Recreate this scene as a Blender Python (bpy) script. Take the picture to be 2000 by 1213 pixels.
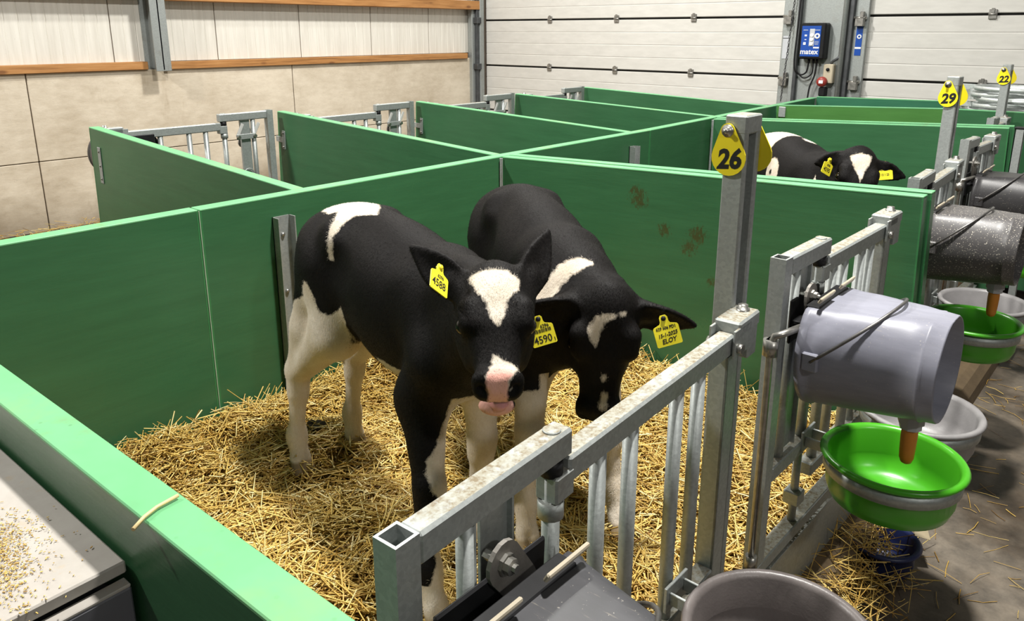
import bpy, bmesh, math, random
import numpy as np
from mathutils import Vector, Matrix

scene = bpy.context.scene
for _o in list(bpy.data.objects):
    bpy.data.objects.remove(_o)
COL = scene.collection
random.seed(7)
RNG = np.random.default_rng(7)
PI = math.pi

# ------------------------------------------------------------------ camera
cam_data = bpy.data.cameras.new('camera')
cam_data.sensor_width = 36.0
cam_data.lens = 27.0
cam_data.shift_y = -0.07175
cam_data.clip_start = 0.02
cam_data.clip_end = 100
camera = bpy.data.objects.new('camera', cam_data)
COL.objects.link(camera)
camera.location = (0, 0, 1.55)
camera.rotation_euler = (math.radians(75.0), 0, math.radians(41.4))
scene.camera = camera

# ------------------------------------------------------------------ world, lights, exposure
world = bpy.data.worlds.new('barn_air')
scene.world = world
world.use_nodes = True
world.node_tree.nodes['Background'].inputs[0].default_value = (1.0, 0.98, 0.95, 1)
world.node_tree.nodes['Background'].inputs[1].default_value = 0.09

def area_light(name, loc, target, size, power, color=(1, 0.975, 0.925)):
    d = bpy.data.lights.new(name, 'AREA')
    d.shape = 'DISK'
    d.size = size
    d.energy = power
    d.color = color
    o = bpy.data.objects.new(name, d)
    COL.objects.link(o)
    o.location = loc
    o.rotation_euler = (Vector(target) - Vector(loc)).to_track_quat('-Z', 'Y').to_euler()
    return o

area_light('barn_lamp_light', (3.6, -0.2, 4.0), (-1.2, 1.5, 0.6), 0.30, 65)
area_light('barn_lamp_light', (-0.62, 1.85, 4.6), (-0.9, 1.8, 0), 0.30, 410)
area_light('barn_lamp_light', (-4.6, -1.3, 4.7), (-3.6, 0.8, 0.5), 0.35, 330)  # fill lamp added to brighten the wall-side partition face
area_light('barn_lamp_light', (-3.8, 4.2, 4.8), (-4.8, 5.0, 0.8), 0.35, 320)

scene.view_settings.view_transform = 'Standard'
scene.view_settings.look = 'None'
scene.view_settings.gamma = 1.0
scene.view_settings.use_curve_mapping = False
scene.view_settings.exposure = -0.24

# ------------------------------------------------------------------ materials
MATS = {}

def srgb(r, g, b):
    def f(c):
        c /= 255.0
        return c / 12.92 if c <= 0.04045 else ((c + 0.055) / 1.055) ** 2.4
    return (f(r), f(g), f(b), 1.0)

class NT:
    """small node-tree helper"""
    def __init__(self, name):
        m = bpy.data.materials.new(name)
        m.use_nodes = True
        self.m = m
        self.t = m.node_tree
        self.b = self.t.nodes['Principled BSDF']
    def n(self, typ, **kw):
        nd = self.t.nodes.new(typ)
        for k, v in kw.items():
            if k.startswith('i_'):
                key = k[2:]
                nd.inputs[int(key) if key.isdigit() else key.replace('_', ' ')].default_value = v
            else:
                setattr(nd, k, v)
        return nd
    def l(self, a, b):
        self.t.links.new(a, b)
    def coords(self, scale=(1, 1, 1), kind='Object', rot=(0, 0, 0)):
        tc = self.n('ShaderNodeTexCoord')
        mp = self.n('ShaderNodeMapping')
        mp.inputs['Scale'].default_value = scale
        mp.inputs['Rotation'].default_value = rot
        self.l(tc.outputs[kind], mp.inputs['Vector'])
        return mp.outputs['Vector']
    def noise(self, vec, scale, detail=4, rough=0.55):
        nd = self.n('ShaderNodeTexNoise')
        nd.inputs['Scale'].default_value = scale
        nd.inputs['Detail'].default_value = detail
        nd.inputs['Roughness'].default_value = rough
        if vec is not None:
            self.l(vec, nd.inputs['Vector'])
        return nd.outputs['Fac']
    def ramp(self, fac, stops):
        r = self.n('ShaderNodeValToRGB')
        el = r.color_ramp.elements
        el[0].position, el[0].color = stops[0]
        el[1].position, el[1].color = stops[-1]
        for p, c in stops[1:-1]:
            e = el.new(p)
            e.color = c
        self.l(fac, r.inputs['Fac'])
        return r.outputs['Color']
    def mix(self, fac, a, b, mode='MIX'):
        mx = self.n('ShaderNodeMix', data_type='RGBA', blend_type=mode)
        for s, v in ((mx.inputs[0], fac), (mx.inputs[6], a), (mx.inputs[7], b)):
            if hasattr(v, 'links'):
                self.l(v, s)
            else:
                s.default_value = v
        return mx.outputs[2]
    def math(self, op, a, b=None, c=None):
        nd = self.n('ShaderNodeMath', operation=op)
        for i, v in enumerate((a, b, c)):
            if v is None:
                continue
            if hasattr(v, 'links'):
                self.l(v, nd.inputs[i])
            else:
                nd.inputs[i].default_value = v
        return nd.outputs[0]
    def color(self, c):
        if hasattr(c, 'links'):
            self.l(c, self.b.inputs['Base Color'])
        else:
            self.b.inputs['Base Color'].default_value = c
    def bump(self, h, strength=0.3, dist=0.01):
        bp = self.n('ShaderNodeBump')
        bp.inputs['Strength'].default_value = strength
        bp.inputs['Distance'].default_value = dist
        self.l(h, bp.inputs['Height'])
        self.l(bp.outputs[0], self.b.inputs['Normal'])
    def set(self, **kw):
        for k, v in kw.items():
            s = self.b.inputs[k.replace('_', ' ')]
            if hasattr(v, 'links'):
                self.l(v, s)
            else:
                s.default_value = v
        return self

BW = lambda v: (v, v, v, 1)

def m_simple(name, col, rough=0.5, metal=0.0, var=0.15, scale=8.0, bump=0.0, spec=0.5):
    if name in MATS:
        return MATS[name]
    t = NT(name)
    v = t.coords()
    f = t.noise(v, scale, 5)
    lo = tuple(c * (1 - var) for c in col[:3]) + (1,)
    hi = tuple(min(1, c * (1 + var)) for c in col[:3]) + (1,)
    t.color(t.ramp(f, [(0.3, lo), (0.7, hi)]))
    t.set(Roughness=rough, Metallic=metal, Specular_IOR_Level=spec)
    if bump:
        t.bump(t.noise(v, scale * 12, 4), bump, 0.004)
    MATS[name] = t.m
    return t.m

def m_galv(name='galvanised_steel', base=0.39, dust=0.90, rough=0.56, metal=0.55):
    if name in MATS:
        return MATS[name]
    t = NT(name)
    v = t.coords()
    vo = t.n('ShaderNodeTexVoronoi', feature='F1')
    vo.inputs['Scale'].default_value = 170
    t.l(v, vo.inputs['Vector'])
    sp = t.ramp(vo.outputs['Color'], [(0.2, (base * 0.88, base * 0.94, base * 0.92, 1)), (0.8, (base * 1.03, base * 1.10, base * 1.07, 1))])
    n1 = t.noise(v, 9, 6, 0.65)
    stain = t.ramp(n1, [(0.56, BW(0)), (0.76, BW(1))])
    c = t.mix(t.math('MULTIPLY', stain, 0.35), sp, (0.20, 0.17, 0.13, 1))
    # settled feed dust on upward faces
    geo = t.n('ShaderNodeNewGeometry')
    sep = t.n('ShaderNodeSeparateXYZ')
    t.l(geo.outputs['Normal'], sep.inputs[0])
    upw = t.ramp(sep.outputs['Z'], [(0.80, BW(0)), (0.97, BW(1))])
    n2 = t.noise(v, 55, 5, 0.7)
    n3 = t.noise(v, 6, 3, 0.5)
    dm = t.ramp(t.math('MULTIPLY', n2, t.math('ADD', n3, 0.45)), [(0.28, BW(0)), (0.50, BW(1))])
    df = t.math('MULTIPLY', t.math('MULTIPLY', upw, dm), dust)
    c = t.mix(df, c, t.ramp(t.noise(v, 130, 3, 0.6), [(0.36, srgb(112, 97, 70)), (0.52, srgb(142, 138, 122)), (0.66, srgb(152, 152, 142))]))
    t.color(c)
    t.set(Roughness=t.math('ADD', t.math('MULTIPLY', df, 0.35), rough), Metallic=t.math('MULTIPLY', t.math('SUBTRACT', 1.0, df), metal))
    t.bump(t.noise(v, 160, 3), 0.12, 0.002)
    MATS[name] = t.m
    return t.m

def m_green(name, base, dirty=0.0, rough=0.38, spots=()):
    if name in MATS:
        return MATS[name]
    t = NT(name)
    v = t.coords()
    v2 = t.coords(scale=(1.2, 1.2, 9))
    w = t.noise(v2, 2.2, 4, 0.6)
    lo = tuple(c * 0.90 for c in base[:3]) + (1,)
    hi = tuple(c * 1.10 for c in base[:3]) + (1,)
    c = t.ramp(w, [(0.3, lo), (0.7, hi)])
    fine = t.ramp(t.noise(v, 46, 6, 0.7), [(0.66, BW(0)), (0.74, BW(1))])
    big = t.ramp(t.noise(v, 2.3, 3, 0.5), [(0.55 - 0.08 * dirty, BW(0)), (0.72, BW(1))])
    sp = t.math('MULTIPLY', t.math('MULTIPLY', fine, big), 0.25 + 0.6 * dirty)
    c = t.mix(sp, c, (0.07, 0.055, 0.02, 1))
    if spots:       # dried manure splashes
        tc = t.n('ShaderNodeTexCoord')
        sx = t.n('ShaderNodeSeparateXYZ')
        t.l(tc.outputs['Object'], sx.inputs[0])
        tot = None
        for px, pz, r in spots:
            d = t.math('ADD', t.math('POWER', t.math('SUBTRACT', sx.outputs['X'], px), 2.0), t.math('POWER', t.math('SUBTRACT', sx.outputs['Z'], pz), 2.0))
            g = t.math('SUBTRACT', 1.0, t.math('DIVIDE', d, r * r))
            g = t.math('MAXIMUM', g, 0.0)
            tot = g if tot is None else t.math('MAXIMUM', tot, g)
        spl = t.noise(t.coords(scale=(1, 1, 0.5)), 70, 6, 0.8)
        mk = t.ramp(t.math('ADD', t.math('MULTIPLY', tot, 0.32), spl), [(0.72, BW(0)), (0.80, BW(1))])
        c = t.mix(t.math('MULTIPLY', t.math('MULTIPLY', mk, t.math('MINIMUM', t.math('MULTIPLY', tot, 5.0), 1.0)), 0.75), c, srgb(62, 54, 24))
    t.color(c)
    t.set(Roughness=t.math('ADD', t.math('MULTIPLY', t.noise(v, 5, 4), 0.2), rough - 0.16), Specular_IOR_Level=0.45)
    t.bump(t.noise(v2, 7, 3, 0.6), 0.05, 0.01)
    MATS[name] = t.m
    return t.m

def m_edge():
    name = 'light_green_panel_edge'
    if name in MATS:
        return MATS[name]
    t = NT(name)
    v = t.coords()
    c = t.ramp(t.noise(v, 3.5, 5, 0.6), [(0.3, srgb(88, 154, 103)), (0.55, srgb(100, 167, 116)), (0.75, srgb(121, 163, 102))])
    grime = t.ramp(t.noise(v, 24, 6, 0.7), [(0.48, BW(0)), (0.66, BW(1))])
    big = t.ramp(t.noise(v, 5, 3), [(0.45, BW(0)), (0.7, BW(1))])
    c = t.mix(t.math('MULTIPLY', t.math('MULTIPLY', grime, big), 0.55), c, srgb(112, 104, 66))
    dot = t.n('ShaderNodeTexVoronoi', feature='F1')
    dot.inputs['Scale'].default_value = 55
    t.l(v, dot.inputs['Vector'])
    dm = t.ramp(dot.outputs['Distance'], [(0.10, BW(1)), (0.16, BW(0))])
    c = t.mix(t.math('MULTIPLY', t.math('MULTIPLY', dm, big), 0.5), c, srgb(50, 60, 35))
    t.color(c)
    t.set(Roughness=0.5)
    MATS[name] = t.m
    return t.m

# ------------------------------------------------------------------ mesh helpers
class MB:
    """collects simple shapes; build() links them as ONE mesh object"""
    def __init__(self):
        self.v, self.f, self.mi, self.sm = [], [], [], []
    def add(self, verts, faces, mi=0, smooth=False):
        o = len(self.v)
        self.v += [tuple(p) for p in verts]
        self.f += [tuple(i + o for i in f) for f in faces]
        self.mi += [mi] * len(faces)
        self.sm += [smooth] * len(faces)
        return self
    def box(self, lo, hi, mi=0, c=0.0, M=None):
        """axis box with chamfered edges (c)"""
        (x0, y0, z0), (x1, y1, z1) = lo, hi
        if c <= 0:
            vs = [(x0, y0, z0), (x1, y0, z0), (x1, y1, z0), (x0, y1, z0), (x0, y0, z1), (x1, y0, z1), (x1, y1, z1), (x0, y1, z1)]
            fs = [(0, 3, 2, 1), (4, 5, 6, 7), (0, 1, 5, 4), (1, 2, 6, 5), (2, 3, 7, 6), (3, 0, 4, 7)]
        else:
            vs, idx = [], {}
            X, Y, Z = (x0, x1), (y0, y1), (z0, z1)
            for i in (0, 1):
                for j in (0, 1):
                    for k in (0, 1):
                        sx, sy, sz = (c, -c)[i], (c, -c)[j], (c, -c)[k]
                        for a in range(3):
                            p = [X[i] + sx, Y[j] + sy, Z[k] + sz]
                            p[a] = (X[i], Y[j], Z[k])[a]
                            idx[(i, j, k, a)] = len(vs)
                            vs.append(tuple(p))
            fs = []
            for i in (0, 1):
                q = [idx[(i, 0, 0, 0)], idx[(i, 1, 0, 0)], idx[(i, 1, 1, 0)], idx[(i, 0, 1, 0)]]
                fs.append(q if i else q[::-1])
                q = [idx[(0, i, 0, 1)], idx[(1, i, 0, 1)], idx[(1, i, 1, 1)], idx[(0, i, 1, 1)]]
                fs.append(q[::-1] if i else q)
                q = [idx[(0, 0, i, 2)], idx[(1, 0, i, 2)], idx[(1, 1, i, 2)], idx[(0, 1, i, 2)]]
                fs.append(q if i else q[::-1])
            for i in (0, 1):
                for j in (0, 1):
                    q = [idx[(i, j, 0, 0)], idx[(i, j, 0, 1)], idx[(i, j, 1, 1)], idx[(i, j, 1, 0)]]
                    fs.append(q if i == j else q[::-1])
                    q = [idx[(i, 0, j, 0)], idx[(i, 0, j, 2)], idx[(i, 1, j, 2)], idx[(i, 1, j, 0)]]
                    fs.append(q[::-1] if i == j else q)
                    q = [idx[(0, i, j, 1)], idx[(0, i, j, 2)], idx[(1, i, j, 2)], idx[(1, i, j, 1)]]
                    fs.append(q if i == j else q[::-1])
            for i in (0, 1):
                for j in (0, 1):
                    for k in (0, 1):
                        q = [idx[(i, j, k, 0)], idx[(i, j, k, 1)], idx[(i, j, k, 2)]]
                        fs.append(q if (i + j + k) % 2 else q[::-1])
        if M is not None:
            vs = [tuple(M @ Vector(p)) for p in vs]
        return self.add(vs, fs, mi)
    def tube(self, pts, r, n=10, mi=0, cap=True, radii=None):
        """round tube along a poly line"""
        P = [Vector(p) for p in pts]
        vs, fs = [], []
        ref = None
        for i, p in enumerate(P):
            d = (P[min(i + 1, len(P) - 1)] - P[max(i - 1, 0)]).normalized()
            if ref is None:
                ref = Vector((0, 0, 1)) if abs(d.z) < 0.9 else Vector((1, 0, 0))
            u = (ref - d * ref.dot(d)).normalized()
            ref = u
            w = d.cross(u)
            rr = radii[i] if radii else r
            for k in range(n):
                a = 2 * PI * k / n
                vs.append(p + (u * math.cos(a) + w * math.sin(a)) * rr)
        for i in range(len(P) - 1):
            for k in range(n):
                fs.append((i * n + k, i * n + (k + 1) % n, (i + 1) * n + (k + 1) % n, (i + 1) * n + k))
        self.add(vs, fs, mi, True)
        if cap:
            o = len(self.v) - len(vs)
            self.f.append(tuple(o + k for k in range(n))[::-1]); self.mi.append(mi); self.sm.append(False)
            o2 = o + (len(P) - 1) * n
            self.f.append(tuple(o2 + k for k in range(n))); self.mi.append(mi); self.sm.append(False)
        return self
    def lathe(self, prof, n=32, mi=0, M=None, smooth=True, shape=None):
        """revolve (r, z) profile around z; shape(x, y, z) may deform"""
        vs, fs = [], []
        for r, z in prof:
            for k in range(n):
                a = 2 * PI * k / n
                p = (r * math.cos(a), r * math.sin(a), z)
                if shape:
                    p = shape(*p)
                vs.append(tuple(M @ Vector(p)) if M is not None else p)
        for i in range(len(prof) - 1):
            for k in range(n):
                fs.append((i * n + k, i * n + (k + 1) % n, (i + 1) * n + (k + 1) % n, (i + 1) * n + k))
        return self.add(vs, fs, mi, smooth)
    def prism(self, poly, z0, z1, mi=0, M=None, smooth=False):
        """extrude a 2D polygon (ccw) from z0 to z1"""
        n = len(poly)
        vs = [(x, y, z0) for x, y in poly] + [(x, y, z1) for x, y in poly]
        fs = [tuple(range(n))[::-1], tuple(range(n, 2 * n))] + [(i, (i + 1) % n, n + (i + 1) % n, n + i) for i in range(n)]
        if M is not None:
            vs = [tuple(M @ Vector(p)) for p in vs]
        return self.add(vs, fs, mi, smooth)
    def hollow(self, lo, hi, t=0.003, axis=2, mi=0):
        """square tube open at both ends along axis"""
        a, b = [i for i in range(3) if i != axis]
        def P(u, v, w):
            p = [0, 0, 0]
            p[a], p[b], p[axis] = u, v, w
            return tuple(p)
        o = [(lo[a], lo[b]), (hi[a], lo[b]), (hi[a], hi[b]), (lo[a], hi[b])]
        q = [(lo[a] + t, lo[b] + t), (hi[a] - t, lo[b] + t), (hi[a] - t, hi[b] - t), (lo[a] + t, hi[b] - t)]
        vs = [P(*p, w) for w in (lo[axis], hi[axis]) for p in o] + [P(*p, w) for w in (lo[axis], hi[axis]) for p in q]
        fs = []
        for i in range(4):
            j = (i + 1) % 4
            fs.append((i, j, 4 + j, 4 + i))
            fs.append((8 + j, 8 + i, 12 + i, 12 + j))
            fs.append((4 + i, 4 + j, 12 + j, 12 + i))
            fs.append((j, i, 8 + i, 8 + j))
        return self.add(vs, fs, mi)
    def mesh(self, name, mats):
        me = bpy.data.meshes.new(name)
        me.from_pydata(self.v, [], self.f)
        for m in (mats if isinstance(mats, (list, tuple)) else [mats]):
            me.materials.append(m)
        me.polygons.foreach_set('material_index', self.mi)
        me.polygons.foreach_set('use_smooth', self.sm)
        bm = bmesh.new()
        bm.from_mesh(me)
        bmesh.ops.recalc_face_normals(bm, faces=bm.faces)
        bm.to_mesh(me)
        bm.free()
        me.update()
        return me
    def build(self, name, mats, parent=None, loc=None, rot=None):
        o = bpy.data.objects.new(name, self.mesh(name, mats))
        COL.objects.link(o)
        if parent is not None:
            o.parent = parent
        if loc is not None:
            o.location = loc
        if rot is not None:
            o.rotation_euler = rot
        return o

def tag(o, label=None, cat=None, group=None, kind=None):
    if label: o['label'] = label
    if cat: o['category'] = cat
    if group: o['group'] = group
    if kind: o['kind'] = kind
    return o

def thing(name, label, cat, loc=(0, 0, 0), rotz=0.0, group=None, rot=None):
    o = bpy.data.objects.new(name, None)
    o.empty_display_size = 0.05
    COL.objects.link(o)
    o.location = loc
    o.rotation_euler = rot if rot is not None else (0, 0, rotz)
    return tag(o, label, cat, group)

def structure(name, mb, mats, **kw):
    return tag(mb.build(name, mats, **kw), kind='structure')

def text_mesh(name, body, size, mat, parent, M, extrude=0.0004, shear=0.0, squeeze=1.0, align='CENTER', bold=0.0):
    """flat lettering as real thin mesh; M places it in the parent's space"""
    cu = bpy.data.curves.new(name, 'FONT')
    cu.body = body
    cu.size = size
    cu.align_x = align
    cu.align_y = 'CENTER'
    cu.extrude = extrude
    cu.shear = shear
    cu.offset = bold
    cu.resolution_u = 3
    tmp = bpy.data.objects.new(name, cu)
    COL.objects.link(tmp)
    dg = bpy.context.evaluated_depsgraph_get()
    me = bpy.data.meshes.new_from_object(tmp.evaluated_get(dg))
    bpy.data.objects.remove(tmp)
    bpy.data.curves.remove(cu)
    me.transform(M @ Matrix.Diagonal((squeeze, 1, 1, 1)))
    me.materials.clear()
    me.materials.append(mat)
    o = bpy.data.objects.new(name, me)
    COL.objects.link(o)
    o.parent = parent
    return o

GALV = m_galv()
GALV_CLEAN = m_galv('galvanised_steel_clean', 0.42, 0.15, 0.52, 0.60)
PLATE = m_galv('dull_galvanised_plate', 0.40, 0.25, 0.5, 0.6)
BOLT = m_simple('zinc_bolt', (0.40, 0.39, 0.36, 1), 0.35, 0.9, 0.2, 60)
BLACKP = m_simple('black_plastic', (0.012, 0.012, 0.013, 1), 0.5, 0, 0.3, 20, 0.0, 0.2)
GREEN = m_green('green_panel_sheet', srgb(52, 96, 63))
GREEN_D = m_green('green_panel_sheet_soiled', srgb(52, 96, 63), 0.9, spots=[(0.65, -0.10, 0.07), (0.76, -0.21, 0.045), (0.89, -0.21, 0.06), (0.86, -0.26, 0.05), (0.95, -0.37, 0.035)])
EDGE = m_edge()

# ================================================================== THE BARN
def m_concrete(name, lo, hi, streak=True, rough=0.75, bumpy=0.25):
    t = NT(name)
    v = t.coords()
    n1 = t.noise(v, 1.6, 6, 0.62)
    n2 = t.noise(t.coords(scale=(1, 1, 2.5)), 7, 6, 0.7)
    f = t.math('ADD', t.math('MULTIPLY', n1, 0.6), t.math('MULTIPLY', n2, 0.4))
    c = t.ramp(f, [(0.34, lo), (0.62, hi)])
    if streak:
        st = t.ramp(t.noise(t.coords(scale=(5, 2.4, 0.9)), 1.4, 5, 0.65), [(0.60, BW(0)), (0.74, BW(1))])
        c = t.mix(t.math('MULTIPLY', st, 0.5), c, srgb(138, 116, 84))
        tc = t.n('ShaderNodeTexCoord')
        sep = t.n('ShaderNodeSeparateXYZ')
        t.l(tc.outputs['Object'], sep.inputs[0])
        low = t.ramp(t.math('ADD', sep.outputs['Z'], t.math('MULTIPLY', n1, 0.5)), [(0.30, BW(1)), (0.62, BW(0))])
        c = t.mix(t.math('MULTIPLY', low, 0.6), c, srgb(104, 86, 60))
    pores = t.ramp(t.noise(v, 90, 3, 0.6), [(0.66, BW(0)), (0.72, BW(1))])
    c = t.mix(t.math('MULTIPLY', pores, 0.25), c, BW(0.12))
    t.color(c)
    t.set(Roughness=rough)
    t.bump(t.math('ADD', n2, t.math('MULTIPLY', pores, -0.3)), bumpy, 0.01)
    return t.m

def m_floor():
    t = NT('stained_concrete_floor')
    v = t.coords()
    n1 = t.noise(v, 1.3, 7, 0.62)
    n2 = t.noise(v, 9, 6, 0.7)
    wet = t.ramp(n1, [(0.42, BW(0)), (0.60, BW(1))])
    dry = t.ramp(n2, [(0.3, srgb(74, 68, 60)), (0.7, srgb(124, 114, 100))])
    dark = t.ramp(n2, [(0.3, srgb(42, 35, 28)), (0.7, srgb(76, 63, 49))])
    t.color(t.mix(wet, dry, dark))
    t.set(Roughness=t.math('SUBTRACT', 0.72, t.math('MULTIPLY', wet, 0.34)))
    t.bump(n2, 0.25, 0.012)
    return t.m

def m_clad():
    t = NT('white_cladding_sheet')
    v = t.coords()
    n = t.noise(t.coords(scale=(3, 9, 0.7)), 2.5, 5, 0.65)
    c = t.ramp(n, [(0.35, srgb(206, 202, 192)), (0.7, srgb(222, 219, 210))])
    sp = t.ramp(t.noise(v, 60, 4, 0.7), [(0.68, BW(0)), (0.74, BW(1))])
    c = t.mix(t.math('MULTIPLY', sp, 0.3), c, srgb(120, 105, 80))
    t.color(c)
    t.set(Roughness=0.45)
    return t.m

def m_door():
    t = NT('grey_door_section')
    v = t.coords()
    tc = t.n('ShaderNodeTexCoord')
    sp = t.n('ShaderNodeSeparateXYZ')
    t.l(tc.outputs['Object'], sp.inputs[0])
    n = t.noise(t.coords(scale=(2, 2, 8)), 3, 5, 0.6)
    c = t.ramp(n, [(0.35, srgb(198, 196, 190)), (0.7, srgb(208, 206, 200))])
    d = t.ramp(t.noise(v, 80, 3, 0.7), [(0.71, BW(0)), (0.76, BW(1))])
    c = t.mix(t.math('MULTIPLY', d, 0.35), c, srgb(130, 118, 96))
    t.color(c)
    t.set(Roughness=0.42)
    t.bump(t.noise(v, 120, 3), 0.08, 0.003)
    return t.m

def m_wood():
    t = NT('orange_pine_beam')
    v = t.coords(scale=(8, 0.8, 14))
    w = t.noise(v, 3.2, 7, 0.65)
    c = t.ramp(w, [(0.32, srgb(136, 92, 48)), (0.5, srgb(168, 118, 66)), (0.7, srgb(184, 136, 84))])
    kn = t.n('ShaderNodeTexVoronoi', feature='F1')
    kn.inputs['Scale'].default_value = 2.6
    t.l(t.coords(scale=(1, 1, 2.5)), kn.inputs['Vector'])
    k = t.ramp(kn.outputs['Distance'], [(0.06, BW(1)), (0.13, BW(0))])
    c = t.mix(t.math('MULTIPLY', k, 0.7), c, srgb(96, 54, 22))
    t.color(c)
    t.set(Roughness=0.55)
    return t.m

M_CONC = m_concrete('cast_concrete', srgb(178, 164, 142), srgb(212, 201, 182))
M_FLOOR = m_floor()
M_CLAD = m_clad()
M_DOOR = m_door()
M_WOOD = m_wood()
M_STEEL = m_galv('grey_galvanised_column', 0.36, 0.05, 0.5, 0.55)
M_DARKSTEEL = m_simple('dark_track_steel', (0.09, 0.095, 0.10, 1), 0.45, 0.6, 0.25, 15)
M_RUBBER = m_simple('black_rubber_seal', (0.012, 0.012, 0.012, 1), 0.6)
M_JOINT = m_simple('dark_joint', (0.16, 0.13, 0.10, 1), 0.9)

XW = -6.74          # left wall face
YB = 7.0            # back wall face
structure('floor', MB().box((XW - 0.3, -4.5, -0.08), (5.5, YB + 0.4, 0.0)), M_FLOOR)

# left wall: backing, concrete plinth slabs, white ribbed cladding panels
wl = structure('wall_left', MB().box((XW - 0.30, -4.5, 0), (XW - 0.06, YB + 0.4, 5.2)), M_JOINT)
ys = [-4.5, -2.66, -0.315, 2.03, 4.37, 6.95]
for a, b in zip(ys[:-1], ys[1:]):
    for z0, z1 in ((0.0, 0.555), (0.561, 1.236)):
        MB().box((XW - 0.10, a + 0.004, z0), (XW + (0.002 if z0 else 0.0), b - 0.004, z1), c=0.004).build('concrete_panel', M_CONC, wl)
ye = [-4.5, -2.67, -1.77, -0.86, 0.05, 0.96, 1.86, 2.72, 3.637, 4.522, 5.41, 6.25, 6.93]
for a, b in zip(ye[:-1], ye[1:]):
    prof = []
    n = max(4, int(round((b - a) / 0.098)))
    y = a + 0.004
    st = (b - a - 0.008) / n
    for i in range(n):
        prof += [(XW - 0.05, y + 0.006), (XW - 0.05, y + st - 0.006), (XW - 0.0535, y + st)]
        y += st
    poly = [(XW - 0.09, a + 0.004), (XW - 0.053, a + 0.004)] + prof + [(XW - 0.09, b - 0.004)]
    MB().prism(poly[::-1], 1.30, 5.1).build('cladding_panel', M_CLAD, wl)

def trim(n, lo, hi, mat, c=0.004, label=None):
    return structure('trim_%d' % n, MB().box(lo, hi, c=c), mat)
trim(1, (XW - 0.06, -4.4, 1.237), (XW + 0.035, 2.955, 1.302), M_WOOD)
trim(2, (XW - 0.06, 3.105, 1.232), (XW + 0.035, 6.80, 1.296), M_WOOD)
trim(3, (XW - 0.06, 3.10, 1.80), (XW + 0.10, 6.95, 1.90), M_WOOD)
trim(4, (XW - 0.06, -4.4, 1.83), (XW + 0.10, 2.95, 1.93), M_WOOD)
# steel stanchion on the left wall (I section)
mb = MB()
y0, y1, x0, x1 = 2.965, 3.095, XW - 0.05, XW + 0.16
mb.box((x0, y0, 1.235), (x0 + 0.012, y1, 5.1))
mb.box((x1 - 0.012, y0, 1.225), (x1, y1, 5.1), c=0.002)
mb.box((x0, (y0 + y1) / 2 - 0.005, 1.235), (x1, (y0 + y1) / 2 + 0.005, 5.1))
structure('trim_5', mb, M_STEEL)
# corner stanchion with guide rail where the wall meets the door
mb = MB()
mb.box((XW - 0.02, 6.86, 0), (XW + 0.05, 6.95, 5.1), c=0.004)
mb.box((XW + 0.02, 6.95, 0), (XW + 0.10, 7.02, 5.1), c=0.004)
structure('trim_6', mb, M_STEEL)
mb = MB()
mb.box((XW + 0.052, 6.905, 0), (XW + 0.085, 6.95, 5.1), c=0.003)
for z in (1.15, 1.69, 2.2):
    mb.box((XW + 0.05, 6.88, z - 0.05), (XW + 0.12, 6.955, z + 0.02), c=0.004)
structure('trim_7', mb, M_DARKSTEEL)

# back wall with two sectional doors
structure('wall_back', MB().box((XW - 0.3, YB + 0.20, 0), (5.5, YB + 0.40, 5.2)), M_JOINT)
M_CLIP = m_simple('worn_steel_clip', (0.30, 0.29, 0.27, 1), 0.4, 0.8, 0.3, 40)
def sectional_door(n, xa, xb, clips):
    d = tag(MB().box((xa, YB + 0.10, 0), (xb, YB + 0.14, 4.4)).build('door_%d' % n, M_RUBBER), kind='structure')
    zs = [0.08, 0.61, 1.147, 1.677, 2.21, 2.74, 3.27, 3.80]
    for za, zb in zip(zs[:-1], zs[1:]):
        # one section: four shallow embossed bands
        k = 4
        h = (zb - za - 0.018) / k
        poly = [(YB + 0.10, za + 0.009)]
        for i in range(k):
            z = za + 0.009 + i * h
            poly += [(YB + 0.063, z + 0.0015), (YB + 0.060, z + 0.006), (YB + 0.060, z + h - 0.006), (YB + 0.063, z + h - 0.0015)]
        poly += [(YB + 0.10, zb - 0.009)]
        M = Matrix(((0, 0, 1, 0), (1, 0, 0, 0), (0, 1, 0, 0), (0, 0, 0, 1)))
        MB().prism(poly, xa, xb, M=M).build('door_section', M_DOOR, d)
    for z in zs[1:-1]:
        for x in clips:
            b = MB()
            b.box((x - 0.028, YB + 0.045, z - 0.036), (x + 0.028, YB + 0.062, z + 0.036), c=0.003)
            b.tube([(x - 0.03, YB + 0.047, z), (x + 0.03, YB + 0.047, z)], 0.010, 8)
            b.box((x - 0.012, YB + 0.04, z + 0.008), (x + 0.012, YB + 0.05, z + 0.045), c=0.002)
            b.build('section_hinge', M_CLIP, d)
    return d
sectional_door(1, XW + 0.10, -2.86, [-5.645, -4.745, -3.84])
sectional_door(2, -2.24, 4.0, [-1.29, -0.39, 0.5, 1.4])

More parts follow.
